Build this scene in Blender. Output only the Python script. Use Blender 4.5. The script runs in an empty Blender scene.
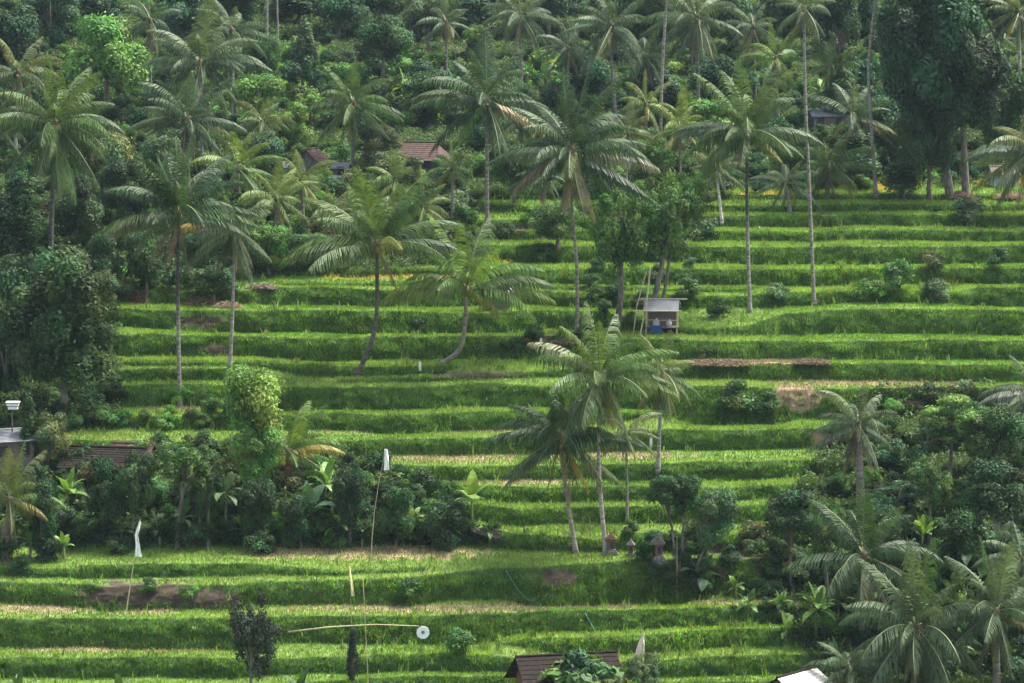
import bpy, math, random
import numpy as np
from mathutils import Vector, Matrix

R_ = math.radians
HAZE = 0.000045; EXPO = 2.08
rng = np.random.default_rng(7)
random.seed(7)
sc = bpy.context.scene
col = sc.collection

# ------------------------------------------------------------------ camera model
F = 3300.0; PITCH = R_(6.5); ZC = 66.0
CP, SP = math.cos(PITCH), math.sin(PITCH)

def unproj(u, v, Y):
    """world point on the ray of pixel (u, v) at world depth Y (arrays allowed)"""
    cx = (np.asarray(u, float) - 512.0) / F
    cy = (341.5 - np.asarray(v, float)) / F
    t = Y / (CP + cy * SP)
    return cx * t, Y + 0 * t, ZC + t * (-SP + cy * CP)

def ppm(Y):                                     # pixels per metre
    return F / Y

cam_d = bpy.data.cameras.new('camera'); cam = bpy.data.objects.new('camera', cam_d); col.objects.link(cam)
cam_d.sensor_width = 36; cam_d.lens = F * 36 / 1024.0
cam_d.clip_start = 1; cam_d.clip_end = 3000
cam.location = (0, 0, ZC); cam.rotation_euler = (math.pi / 2 - PITCH, 0, 0)
sc.camera = cam

# ------------------------------------------------------------------ helpers
def tag(o, label=None, cat=None, group=None, kind=None):
    if label: o['label'] = label
    if cat: o['category'] = cat
    if group: o['group'] = group
    if kind: o['kind'] = kind
    return o

def link(name, data, parent=None):
    o = bpy.data.objects.new(name, data); col.objects.link(o)
    if parent is not None: o.parent = parent
    return o

def empty(name, loc):
    o = bpy.data.objects.new(name, None); col.objects.link(o); o.location = loc
    o.empty_display_size = 0.3
    return o

def mesh_np(name, verts, faces_flat, loop_counts, mats=(), mat_idx=None, colattr=None, smooth=False):
    """verts (n,3); faces_flat int array; loop_counts int array; colattr (n,4) point colours"""
    me = bpy.data.meshes.new(name)
    verts = np.asarray(verts, np.float32); faces_flat = np.asarray(faces_flat, np.int32); lc = np.asarray(loop_counts, np.int32)
    me.vertices.add(len(verts)); me.vertices.foreach_set('co', verts.ravel())
    me.loops.add(len(faces_flat)); me.loops.foreach_set('vertex_index', faces_flat)
    me.polygons.add(len(lc))
    starts = np.zeros(len(lc), np.int32); starts[1:] = np.cumsum(lc)[:-1]
    me.polygons.foreach_set('loop_start', starts)
    me.polygons.foreach_set('loop_total', lc)
    for m in mats: me.materials.append(m)
    if mat_idx is not None: me.polygons.foreach_set('material_index', np.asarray(mat_idx, np.int32))
    if smooth: me.polygons.foreach_set('use_smooth', np.ones(len(lc), bool))
    if colattr is not None:
        a = me.color_attributes.new('tint', 'FLOAT_COLOR', 'POINT')
        a.data.foreach_set('color', np.asarray(colattr, np.float32).ravel())
    me.update(calc_edges=True)
    return me

class MB:
    """collects simple solids into one mesh"""
    def __init__(s): s.v = []; s.f = []; s.m = []
    def add(s, vs, fs, m=0):
        o = len(s.v); s.v += [tuple(x) for x in vs]
        for f in fs: s.f.append([i + o for i in f]); s.m.append(m)
    def box(s, c, d, rz=0, m=0, ry=0, rx=0):
        M = Matrix.Translation(c) @ Matrix.Rotation(rz, 4, 'Z') @ Matrix.Rotation(ry, 4, 'Y') @ Matrix.Rotation(rx, 4, 'X')
        vs = [M @ Vector((x * d[0] / 2, y * d[1] / 2, z * d[2] / 2)) for x in (-1, 1) for y in (-1, 1) for z in (-1, 1)]
        s.add(vs, [(0, 1, 3, 2), (4, 6, 7, 5), (0, 4, 5, 1), (2, 3, 7, 6), (0, 2, 6, 4), (1, 5, 7, 3)], m)
    def tube(s, pts, rad, n=8, m=0, cap=True):
        pts = [Vector(p) for p in pts]
        if not hasattr(rad, '__len__'): rad = [rad] * len(pts)
        vs = []
        for i, p in enumerate(pts):
            t = (pts[min(i + 1, len(pts) - 1)] - pts[max(i - 1, 0)]).normalized()
            a = t.cross(Vector((0, 1, 0))) if abs(t.y) < 0.9 else t.cross(Vector((1, 0, 0)))
            a.normalize(); b = t.cross(a)
            for k in range(n):
                an = 2 * math.pi * k / n
                vs.append(p + (a * math.cos(an) + b * math.sin(an)) * rad[i])
        fs = []
        for i in range(len(pts) - 1):
            for k in range(n):
                k2 = (k + 1) % n
                fs.append((i * n + k, i * n + k2, (i + 1) * n + k2, (i + 1) * n + k))
        if cap:
            fs.append(tuple(range(n))[::-1]); fs.append(tuple((len(pts) - 1) * n + k for k in range(n)))
        s.add(vs, fs, m)
    def ball(s, c, r, seg=8, ring=6, m=0, sc_=(1, 1, 1)):
        vs = [Vector(c) + Vector((0, 0, r * sc_[2]))]
        for i in range(1, ring):
            th = math.pi * i / ring
            for k in range(seg):
                a = 2 * math.pi * k / seg
                vs.append(Vector(c) + Vector((r * sc_[0] * math.sin(th) * math.cos(a), r * sc_[1] * math.sin(th) * math.sin(a), r * sc_[2] * math.cos(th))))
        vs.append(Vector(c) - Vector((0, 0, r * sc_[2])))
        fs = []
        for k in range(seg): fs.append((0, 1 + k, 1 + (k + 1) % seg))
        for i in range(ring - 2):
            for k in range(seg):
                a = 1 + i * seg + k; b = 1 + i * seg + (k + 1) % seg
                fs.append((a, a + seg, b + seg, b))
        last = len(vs) - 1
        for k in range(seg):
            fs.append((last, 1 + (ring - 2) * seg + (k + 1) % seg, 1 + (ring - 2) * seg + k))
        s.add(vs, fs, m)
    def mesh(s, name, mats, smooth=False):
        me = bpy.data.meshes.new(name); me.from_pydata(s.v, [], s.f)
        for m in (mats if isinstance(mats, (list, tuple)) else [mats]): me.materials.append(m)
        me.polygons.foreach_set('material_index', s.m)
        if smooth: me.polygons.foreach_set('use_smooth', [True] * len(s.f))
        me.update(); return me
    def build(s, name, mats, parent=None, smooth=False):
        return link(name, s.mesh(name, mats, smooth), parent)

_perm = rng.random((512, 512))
def vnoise(x, y=0.0):
    """value noise 0..1, arrays allowed"""
    x = np.asarray(x, float); y = np.asarray(y, float) + 0 * x
    xi = np.floor(x).astype(int); yi = np.floor(y).astype(int)
    fx = x - xi; fy = y - yi
    fx = fx * fx * (3 - 2 * fx); fy = fy * fy * (3 - 2 * fy)
    g = lambda a, b: _perm[a % 512, b % 512]
    return (g(xi, yi) * (1 - fx) + g(xi + 1, yi) * fx) * (1 - fy) + (g(xi, yi + 1) * (1 - fx) + g(xi + 1, yi + 1) * fx) * fy
def fbm(x, y=0.0):
    return (vnoise(x, y) + 0.5 * vnoise(np.asarray(x) * 2.1 + 9, np.asarray(y) * 2.1 + 3) + 0.25 * vnoise(np.asarray(x) * 4.3 + 31, np.asarray(y) * 4.3 + 17)) / 1.75

# ------------------------------------------------------------------ materials
def mat(name):
    m = bpy.data.materials.new(name); m.use_nodes = True
    nt = m.node_tree; nt.nodes.clear()
    out = nt.nodes.new('ShaderNodeOutputMaterial')
    return m, nt, out

def N(nt, typ, **kw):
    n = nt.nodes.new(typ)
    for k, v in kw.items():
        if k in n.inputs: n.inputs[k].default_value = v
        else: setattr(n, k, v)
    return n

def mixc(nt, a, b, fac, mode='MIX'):
    m = nt.nodes.new('ShaderNodeMix'); m.data_type = 'RGBA'; m.blend_type = mode
    for s, val in ((m.inputs[0], fac), (m.inputs[6], a), (m.inputs[7], b)):
        if isinstance(val, bpy.types.NodeSocket): nt.links.new(val, s)
        else: s.default_value = val
    return m.outputs[2]

def leafy(name, source, rough=0.5, spec=0.4, transl=0.3, noise_scale=1.2, tcol=(1.25, 1.3, 0.5, 1)):
    """foliage: colour from the object colour or the 'tint' attribute, with patchy natural variation"""
    m, nt, out = mat(name)
    tint = N(nt, 'ShaderNodeAttribute', attribute_name='tint')
    if source == 'object':
        oi = N(nt, 'ShaderNodeObjectInfo')
        c = mixc(nt, oi.outputs['Color'], tint.outputs['Color'], 1.0, 'MULTIPLY')
    else:
        c = tint.outputs['Color']
    geo = N(nt, 'ShaderNodeNewGeometry')
    no = N(nt, 'ShaderNodeTexNoise'); no.inputs['Scale'].default_value = noise_scale; no.inputs['Detail'].default_value = 3
    nt.links.new(geo.outputs['Position'], no.inputs['Vector'])
    rmp = N(nt, 'ShaderNodeMapRange'); rmp.inputs[1].default_value = 0.3; rmp.inputs[2].default_value = 0.7
    rmp.inputs[3].default_value = 0.72; rmp.inputs[4].default_value = 1.28
    nt.links.new(no.outputs['Fac'], rmp.inputs[0])
    comb = N(nt, 'ShaderNodeCombineColor')
    for i in range(3): nt.links.new(rmp.outputs[0], comb.inputs[i])
    c = mixc(nt, c, comb.outputs[0], 1.0, 'MULTIPLY')
    p = N(nt, 'ShaderNodeBsdfPrincipled'); p.inputs['Roughness'].default_value = rough
    p.inputs['Specular IOR Level'].default_value = spec
    nt.links.new(c, p.inputs['Base Color'])
    tr = N(nt, 'ShaderNodeBsdfTranslucent')
    tc = mixc(nt, c, tcol, 1.0, 'MULTIPLY'); nt.links.new(tc, tr.inputs['Color'])
    mx = N(nt, 'ShaderNodeMixShader'); mx.inputs[0].default_value = transl
    nt.links.new(p.outputs[0], mx.inputs[1]); nt.links.new(tr.outputs[0], mx.inputs[2])
    nt.links.new(mx.outputs[0], out.inputs['Surface'])
    return m

def plain(name, c1, c2=None, scale=3.0, rough=0.8, stretch=(1, 1, 1), spec=0.3, bump=0.0, objcol=False):
    m, nt, out = mat(name)
    tc = N(nt, 'ShaderNodeTexCoord'); mp = N(nt, 'ShaderNodeMapping'); mp.inputs['Scale'].default_value = stretch
    nt.links.new(tc.outputs['Object'], mp.inputs['Vector'])
    no = N(nt, 'ShaderNodeTexNoise'); no.inputs['Scale'].default_value = scale; no.inputs['Detail'].default_value = 5
    nt.links.new(mp.outputs[0], no.inputs['Vector'])
    mr = N(nt, 'ShaderNodeMapRange'); mr.inputs[1].default_value = 0.35; mr.inputs[2].default_value = 0.65
    nt.links.new(no.outputs['Fac'], mr.inputs[0])
    c2 = c2 or c1
    c = mixc(nt, (*c1, 1), (*c2, 1), mr.outputs[0])
    if objcol:
        oi = N(nt, 'ShaderNodeObjectInfo'); c = mixc(nt, c, oi.outputs['Color'], 1.0, 'MULTIPLY')
    p = N(nt, 'ShaderNodeBsdfPrincipled'); p.inputs['Roughness'].default_value = rough
    p.inputs['Specular IOR Level'].default_value = spec
    nt.links.new(c, p.inputs['Base Color'])
    if bump:
        b = N(nt, 'ShaderNodeBump'); b.inputs['Strength'].default_value = bump; b.inputs['Distance'].default_value = 0.05
        nt.links.new(no.outputs['Fac'], b.inputs['Height']); nt.links.new(b.outputs[0], p.inputs['Normal'])
    nt.links.new(p.outputs[0], out.inputs['Surface'])
    return m

M = {}
M['leaf'] = leafy('foliage', 'object', 0.62, 0.18, 0.25, 0.9)
M['frond'] = leafy('palm_frond', 'object', 0.5, 0.2, 0.25, 0.8)
M['blade'] = leafy('grass_blades', 'tint', 0.65, 0.15, 0.38, 0.35)
M['banana'] = leafy('banana_leaf', 'object', 0.5, 0.25, 0.28, 2.0)
M['rib'] = plain('frond_rib', (0.13, 0.16, 0.06), (0.09, 0.11, 0.04), 4, 0.5)
M['heart'] = plain('leaf_bases', (0.07, 0.055, 0.03), (0.12, 0.09, 0.05), 6, 0.9)
M['trunk'] = plain('palm_trunk', (0.13, 0.12, 0.105), (0.30, 0.28, 0.25), 2.2, 0.9, (1, 1, 3.0), 0.2, 0.6, objcol=True)
M['trunk_two_tone'] = plain('palm_trunk_two_tone', (0.13, 0.12, 0.105), (0.30, 0.28, 0.25), 2.2, 0.9, (1, 1, 3.0), 0.2, 0.6, objcol=True)
nt = M['trunk_two_tone'].node_tree; pr_ = [q for q in nt.nodes if q.type == 'BSDF_PRINCIPLED'][0]; l_ = pr_.inputs['Base Color'].links[0].from_socket
tc_ = N(nt, 'ShaderNodeTexCoord'); sx_ = N(nt, 'ShaderNodeSeparateXYZ'); nt.links.new(tc_.outputs['Generated'], sx_.inputs[0])
r_ = N(nt, 'ShaderNodeMapRange'); r_.inputs[1].default_value = .40; r_.inputs[2].default_value = .62; nt.links.new(sx_.outputs['Z'], r_.inputs[0])
nt.links.new(mixc(nt, l_, mixc(nt, l_, (.22, .22, .24, 1), 1.0, 'MULTIPLY'), r_.outputs[0]), pr_.inputs['Base Color'])   # upper trunk darker than the lower
M['bark'] = plain('tree_bark', (0.07, 0.06, 0.05), (0.16, 0.14, 0.12), 3, 0.9, (1, 1, 0.5), 0.2, 0.6, objcol=True)
M['nut'] = plain('coconut', (0.20, 0.17, 0.05), (0.32, 0.20, 0.07), 4, 0.6, objcol=True)
M['tile'] = plain('roof_tile', (0.085, 0.045, 0.038), (0.04, 0.03, 0.027), 3, 0.85, (1, 1, 1), 0.2, 0.4)
M['darktile'] = plain('dark_roof_tile', (0.012, 0.010, 0.009), (0.026, 0.019, 0.016), 5, 0.95, (1, 1, 1), 0.08, 0.4)
M['sheet'] = plain('metal_sheet', (0.17, 0.18, 0.19), (0.10, 0.11, 0.12), 1.5, 0.5, (1, 1, 1), 0.5)
M['wall'] = plain('painted_wall', (0.5, 0.49, 0.46), (0.33, 0.32, 0.3), 1.5, 0.9)
M['brick'] = plain('brick', (0.15, 0.08, 0.055), (0.08, 0.05, 0.04), 6, 0.9, bump=0.5)
M['stone'] = plain('stone', (0.20, 0.18, 0.17), (0.08, 0.075, 0.07), 6, 0.9, bump=0.5)
M['thatch'] = plain('thatch', (0.09, 0.075, 0.06), (0.17, 0.15, 0.13), 8, 0.95, (6, 6, 1), bump=0.5)
M['wood'] = plain('weathered_wood', (0.16, 0.13, 0.10), (0.08, 0.065, 0.05), 8, 0.85)
M['bamboo'] = plain('bamboo', (0.40, 0.36, 0.22), (0.28, 0.25, 0.14), 5, 0.6)
M['cloth'] = plain('white_cloth', (0.75, 0.76, 0.76), (0.65, 0.66, 0.66), 4, 0.9)
M['cream'] = plain('cream_cloth', (0.62, 0.52, 0.42), (0.55, 0.46, 0.38), 4, 0.9)
M['yellow'] = plain('yellow_cloth', (0.62, 0.62, 0.30), (0.5, 0.5, 0.22), 4, 0.9)
M['blue'] = plain('blue_tarp', (0.025, 0.07, 0.17), (0.015, 0.04, 0.10), 3, 0.5)
M['sack'] = plain('sack', (0.42, 0.46, 0.50), (0.28, 0.30, 0.32), 5, 0.9)
M['dark'] = plain('dark_opening', (0.02, 0.02, 0.02), (0.03, 0.03, 0.03), 4, 0.8)
M['straw'] = leafy('straw', 'tint', 0.8, 0.2, 0.15, 2.0, (1, 1, 1, 1))
M['paint'] = plain('white_paint', (0.72, 0.72, 0.72), (0.6, 0.6, 0.6), 4, 0.6)
M['hose'] = plain('green_hose', (0.06, 0.22, 0.14), (0.05, 0.18, 0.12), 4, 0.5)

# ------------------------------------------------------------------ terrain
GV = [1000, 800, 683, 560, 450, 350, 270, 200, 100, 0, -100, -300, -600]
GY = [186, 203, 215, 230, 247, 266, 286, 312, 362, 425, 505, 660, 900]
def G(v):
    return np.interp(-np.asarray(v, float), [-x for x in GV], GY)

# each terrace: (u, v of the lip, height of the bank in px), bottom of the hill first
TER = [
 [(-150, 930, 40), (1174, 925, 40)],
 [(-150, 870, 36), (1174, 866, 36)],
 [(-150, 815, 32), (1174, 812, 32)],
 [(-150, 770, 28), (1174, 765, 28)],
 [(-150, 728, 24), (1174, 722, 22)],
 [(-150, 690, 22), (230, 688, 22), (330, 680, 22), (400, 676, 22), (515, 675, 22), (600, 684, 18), (700, 682, 18), (1174, 684, 18)],
 [(-150, 655, 21), (230, 653, 22), (300, 655, 16), (400, 650, 20), (480, 650, 20), (540, 658, 14), (600, 658, 18), (700, 655, 20), (770, 652, 20), (1174, 650, 22)],
 [(-150, 640, 0), (495, 640, 0), (520, 637, 8), (560, 636, 19), (600, 634, 20), (700, 628, 21), (770, 626, 20), (1174, 620, 20)],
 [(-150, 616, 31), (230, 614, 31), (300, 612, 28), (480, 612, 30), (520, 609, 24), (560, 607, 24), (650, 606, 22), (770, 603, 18), (1174, 598, 18)],
 [(-150, 580, 23), (90, 580, 23), (100, 584, 24), (235, 583, 25), (270, 578, 25), (350, 576, 27), (400, 574, 29), (450, 571, 31), (500, 567, 35), (540, 564, 40), (600, 560, 44), (640, 557, 46), (700, 556, 44), (800, 556, 40), (1174, 556, 40)],
 [(-150, 566, 8), (70, 565, 9), (80, 561, 15), (255, 562, 12), (340, 568, 5), (420, 566, 3), (440, 565, 0), (1174, 560, 0)],
 [(-150, 525, 20), (490, 525, 20), (520, 533, 16), (545, 532, 17), (600, 538, 12), (640, 531, 20), (1174, 525, 20)],
 [(-150, 498, 18), (480, 500, 18), (520, 506, 18), (700, 503, 18), (1174, 498, 18)],
 [(-150, 478, 14), (400, 480, 15), (500, 484, 18), (700, 484, 15), (1174, 478, 15)],
 [(-150, 458, 12), (330, 460, 14), (400, 463, 15), (600, 462, 15), (700, 459, 19), (1174, 458, 18)],
 [(-150, 436, 14), (330, 438, 18), (380, 437, 18), (500, 435, 18), (600, 431, 20), (680, 427, 22), (820, 427, 21), (1174, 428, 20)],
 [(-150, 414, 14), (260, 412, 14), (320, 411, 17), (380, 410, 20), (500, 409, 20), (600, 409, 14), (650, 410, 6), (678, 412, 0), (1174, 412, 0)],
 [(-150, 383, 24), (127, 382.5, 24), (320, 383.5, 25), (510, 381, 25), (600, 382, 26), (660, 383, 26), (695, 383, 41), (775, 384, 41), (800, 385, 30), (1174, 384, 30)],
 [(-150, 366, 14), (127, 366, 14), (250, 366, 14), (290, 380, 2), (310, 381, 0), (380, 377, 4), (450, 373, 6), (510, 370, 7), (600, 365, 10), (670, 361, 18), (1174, 361.5, 19)],
 [(-150, 359, 5), (127, 359, 5), (250, 359, 5), (300, 361, 12), (380, 363, 12), (440, 364, 8), (470, 362, 0), (1174, 360, 0)],
 [(-150, 332, 24), (260, 332, 24), (300, 334, 26), (430, 334, 27), (510, 334, 26), (600, 336, 24), (680, 337, 22), (1174, 336.5, 22)],
 [(-150, 306, 22), (127, 305.5, 22), (260, 307, 24), (400, 308, 25), (510, 308, 22), (600, 309, 20), (660, 322, 9), (700, 326, 7), (745, 322, 12), (780, 311, 24), (815, 307, 27), (1174, 306, 28)],
 [(-150, 288, 10), (255, 288, 14), (280, 285, 19), (510, 286, 19), (560, 290, 16), (660, 291, 14), (740, 292, 12), (780, 288, 15), (950, 288, 12), (975, 283, 20), (1174, 283, 21)],
 [(-150, 279, 0), (260, 280, 0), (300, 280.5, 4), (430, 280, 4), (520, 284, 4), (745, 286, 4), (765, 285, 0), (1174, 279, 0)],
 [(-150, 262, 10), (380, 264, 10), (480, 265, 12), (520, 265, 19), (1174, 264.5, 19)],
 [(-150, 240, 12), (480, 243, 12), (520, 243, 19), (1174, 242.5, 20)],
 [(-150, 226, 8), (480, 228, 10), (600, 228.5, 11), (1174, 228.5, 12)],
 [(-150, 211, 9), (480, 217, 10), (620, 213, 13), (700, 212, 14), (1174, 212.5, 14)],
 [(-150, 200, 7), (600, 203, 8), (1174, 202, 8)],
 [(-150, 185, 9), (600, 190, 8), (880, 193, 5), (1174, 192, 6)],
 [(-150, 165, 10), (1174, 166, 10)],
 [(-150, 140, 12), (1174, 138, 11)],
 [(-150, 118, 10), (1174, 116, 10)],
 [(-150, 98, 10), (260, 98, 10), (330, 98, 10), (1174, 96, 10)],
 [(-150, 86, 9), (330, 86.5, 9), (1174, 80, 9)],
 [(-150, 66, 9), (1174, 64, 9)],
 [(-150, 50, 10), (330, 50, 11), (1174, 47, 10)],
 [(-150, 27, 13), (1174, 26, 13)],
 [(-150, 5, 8), (1174, 4, 8)],
]
LIP_OFF = 2.5

Us = np.concatenate([np.linspace(-1700, -160, 30)[:-1], np.arange(-160, 1185, 3.0), np.linspace(1190, 2700, 30)])
Vs = np.concatenate([np.arange(1000, 720, -4.0), np.arange(720, -12, -1.0), np.arange(-12, -100, -4.0), np.arange(-100, -601, -25.0)])
nU, nV = len(Us), len(Vs)
D = np.zeros((nV, nU)); RF = -np.ones((nV, nU)); KI = np.zeros((nV, nU), int)
lipv = []; hs = []
for k, t in enumerate(TER):
    a = np.array(t, float)
    lv = np.interp(Us, a[:, 0], a[:, 1]); h = np.interp(Us, a[:, 0], a[:, 2])
    amp = np.clip(h / 12.0, 0, 1)
    lv = lv + amp * (3.6 * (vnoise(Us / 80, k * 7.3) - 0.5) + 1.7 * (vnoise(Us / 26, k * 3.7 + 50) - 0.5) + .7 * (vnoise(Us / 8, k * 2.7 + 90) - 0.5)) + (LIP_OFF if k > 5 else 0)
    h = h * (1 + 0.18 * (vnoise(Us / 45, k * 5.1 + 9) - 0.5))
    lipv.append(lv); hs.append(h)
lipv = np.array(lipv); hs = np.array(hs)
for j in range(nU):
    kv = [1000.0]; ky = [float(G(1000))]; kr = [-1.0]; segs = []   # knots from the bottom up
    prev = 1000.0
    for k in range(len(TER)):
        h = hs[k, j]; vl = lipv[k, j]
        if h < 1.5: continue
        vb = min(vl + h, prev - 0.8)
        if vb - vl < 0.8: continue
        Yl = float(G(vl)); Yb = Yl - min(0.42 * (vb - vl) / ppm(Yl), 1.7)
        Yb = max(Yb, ky[-1] + 0.3); Yl = max(Yl, Yb + 0.2)
        kv += [vb, vl]; ky += [Yb, Yl]; segs.append((vb, vl, k)); prev = vl
    for v in (-100, -300, -600): kv.append(v); ky.append(float(G(v)))
    kv = np.array(kv); ky = np.array(ky)
    D[:, j] = np.interp(-Vs, -kv, ky)
    for vb, vl, k in segs:
        msk = (Vs <= vb) & (Vs >= vl)
        RF[msk, j] = (vb - Vs[msk]) / (vb - vl)
        KI[Vs <= vl, j] = k
UU, VV = np.meshgrid(Us, Vs)
bump = (fbm(UU / 14, VV / 9) - 0.5)
D2 = D - np.where(RF >= 0, np.sin(np.clip(RF, 0, 1) * math.pi) * (0.08 + .6 * bump), 0)
X, Yw, Z = unproj(UU, VV, D2)

def gp(u, v):
    """ground point seen at pixel (u, v)"""
    i = np.interp(-v, -Vs, np.arange(nV)); j = np.interp(u, Us, np.arange(nU))
    i0 = int(min(i, nV - 2)); j0 = int(min(j, nU - 2)); fi = i - i0; fj = j - j0
    d = (D2[i0, j0] * (1 - fj) + D2[i0, j0 + 1] * fj) * (1 - fi) + (D2[i0 + 1, j0] * (1 - fj) + D2[i0 + 1, j0 + 1] * fj) * fi
    return Vector([float(c) for c in unproj(u, v, d)])

def at(u, v, Y):
    return Vector([float(c) for c in unproj(u, v, Y)])

# ---- surface kinds, as masks over the sheet
def patch(u, v, ru, rv):
    e = ((UU - u) / ru) ** 2 + ((VV - v) / rv) ** 2
    e = e + 2.2 * (fbm(UU / 8 + u, VV / 5 + v) - 0.5) + .8 * (fbm(UU / 2.5 + v, VV / 2 + u) - .5)
    return np.clip((1.15 - e) * 2.2, 0, 1)
SOIL = np.zeros_like(UU)          # dark earth
for p in [(150, 594, 72, 13), (215, 600, 30, 10), (558, 578, 19, 9), (205, 322, 26, 7), (213, 349, 20, 6), (545, 342, 26, 9), (480, 375, 60, 3),
          (735, 552, 30, 9), (700, 575, 30, 8), (520, 228, 40, 4), (395, 44, 20, 9), (460, 48, 12, 8),
          (360, 58, 26, 8), (300, 92, 30, 4)]:
    SOIL = np.maximum(SOIL, patch(*p))
CLAY = np.zeros_like(UU)          # pale reddish cut slope
for p in [(795, 397, 26, 14), (830, 437, 22, 8), (905, 405, 18, 5), (740, 362, 60, 3), (800, 362, 30, 3), (560, 340, 14, 5)]:
    CLAY = np.maximum(CLAY, patch(*p))
DRY = np.zeros_like(UU)           # dry stubble
for p in [(45, 609, 60, 5), (150, 612, 40, 3), (420, 609, 130, 4), (560, 607, 90, 3), (300, 553, 70, 6), (390, 553, 90, 7), (120, 650, 130, 3),
          (440, 459, 90, 3), (600, 456, 90, 3), (430, 432, 110, 2.5), (520, 482, 60, 3), (740, 360, 90, 4), (700, 603, 90, 2.5), (560, 610, 40, 5),
          (170, 408, 40, 3), (60, 675, 150, 2), (660, 620, 60, 4), (880, 384, 120, 3)]:
    DRY = np.maximum(DRY, patch(*p))
RIPE = np.zeros_like(UU)          # ripe orange rice
for p in [(500, 256, 22, 6), (430, 276, 40, 4), (880, 186, 40, 5), (1000, 180, 34, 7), (400, 276, 30, 4), (760, 196, 26, 4), (350, 276, 30, 3), (740, 140, 26, 6)]:
    RIPE = np.maximum(RIPE, patch(*p))
LUSH = np.zeros_like(UU)          # tall bright weeds
for p in [(440, 590, 70, 14), (430, 640, 110, 22), (600, 590, 60, 16), (640, 600, 90, 10), (900, 290, 60, 12), (690, 305, 40, 12), (560, 645, 60, 14),
          (190, 596, 28, 6), (110, 425, 60, 14), (470, 370, 70, 10), (700, 640, 90, 20), (580, 540, 60, 12), (850, 275, 60, 10)]:
    LUSH = np.maximum(LUSH, patch(*p))
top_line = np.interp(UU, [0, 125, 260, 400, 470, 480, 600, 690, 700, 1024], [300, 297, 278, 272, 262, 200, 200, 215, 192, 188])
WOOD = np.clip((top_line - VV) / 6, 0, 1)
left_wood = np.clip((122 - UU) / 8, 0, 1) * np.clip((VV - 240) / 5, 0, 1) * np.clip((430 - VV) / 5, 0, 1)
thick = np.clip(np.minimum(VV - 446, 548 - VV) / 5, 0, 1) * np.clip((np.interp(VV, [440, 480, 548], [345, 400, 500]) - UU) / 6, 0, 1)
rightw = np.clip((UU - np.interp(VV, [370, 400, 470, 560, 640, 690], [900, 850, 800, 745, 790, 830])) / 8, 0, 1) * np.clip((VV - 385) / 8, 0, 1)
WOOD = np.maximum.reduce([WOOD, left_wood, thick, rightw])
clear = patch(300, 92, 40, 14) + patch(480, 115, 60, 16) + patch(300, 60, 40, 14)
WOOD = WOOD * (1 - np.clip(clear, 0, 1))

base = np.zeros(UU.shape + (4,)); base[..., 3] = 1
isr = (RF >= 0)[..., None]
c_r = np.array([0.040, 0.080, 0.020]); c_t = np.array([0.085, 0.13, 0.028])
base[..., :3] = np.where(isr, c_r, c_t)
def over(m, c):
    base[..., :3] = base[..., :3] * (1 - m[..., None]) + np.array(c) * m[..., None]
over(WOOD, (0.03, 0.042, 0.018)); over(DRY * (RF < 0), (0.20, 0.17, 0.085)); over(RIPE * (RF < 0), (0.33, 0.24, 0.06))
over(SOIL, (0.055, 0.040, 0.032)); over(CLAY, (0.22, 0.155, 0.10))

# mesh of the sheet; valley floor rows appended in front, so that the sheet runs under the camera too
rows = [(X[i], Yw[i], Z[i]) for i in range(nV)]
front = []
for Y, z in ((-400, 4.0), (-60, 4.0), (120, 4.5), (170, 5.0)):
    front.append(((Us - 512) / F * 200 * 1.0, np.full(nU, float(Y)), np.full(nU, z)))
back = [((Us - 512) / F * 1000, np.full(nU, 1050.0), Z[-1] + 4), ((Us - 512) / F * 1200, np.full(nU, 1500.0), Z[-1] - 20)]
allrows = front + rows + back
nR = len(allrows)
V3 = np.stack([np.stack(r, -1) for r in allrows])
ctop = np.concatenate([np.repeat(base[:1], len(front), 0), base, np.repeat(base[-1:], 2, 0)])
ii, jj = np.meshgrid(np.arange(nR - 1), np.arange(nU - 1), indexing='ij')
a = (ii * nU + jj).ravel()
faces = np.stack([a, a + 1, a + 1 + nU, a + nU], -1)
m, nt, out = mat('terrain_soil')
at_ = N(nt, 'ShaderNodeAttribute', attribute_name='tint')
geo = N(nt, 'ShaderNodeNewGeometry')
n1 = N(nt, 'ShaderNodeTexNoise'); n1.inputs['Scale'].default_value = 1.3; n1.inputs['Detail'].default_value = 8
nt.links.new(geo.outputs['Position'], n1.inputs['Vector'])
mr = N(nt, 'ShaderNodeMapRange'); mr.inputs[1].default_value = .3; mr.inputs[2].default_value = .7; mr.inputs[3].default_value = .55; mr.inputs[4].default_value = 1.45
nt.links.new(n1.outputs['Fac'], mr.inputs[0])
cc = N(nt, 'ShaderNodeCombineColor')
for i in range(3): nt.links.new(mr.outputs[0], cc.inputs[i])
c = mixc(nt, at_.outputs['Color'], cc.outputs[0], 1.0, 'MULTIPLY')
p = N(nt, 'ShaderNodeBsdfPrincipled'); p.inputs['Roughness'].default_value = 0.95; p.inputs['Specular IOR Level'].default_value = 0.15
nt.links.new(c, p.inputs['Base Color'])
bp = N(nt, 'ShaderNodeBump'); bp.inputs['Strength'].default_value = .7; bp.inputs['Distance'].default_value = .12
nt.links.new(n1.outputs['Fac'], bp.inputs['Height']); nt.links.new(bp.outputs[0], p.inputs['Normal'])
nt.links.new(p.outputs[0], out.inputs['Surface'])
M['soil'] = m
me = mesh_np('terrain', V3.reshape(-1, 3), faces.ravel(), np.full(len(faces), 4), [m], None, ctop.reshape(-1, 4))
ter = tag(link('terrain', me), 'green hillside cut into curving stepped terraces with grassy banks', 'terrain', kind='structure')

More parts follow.
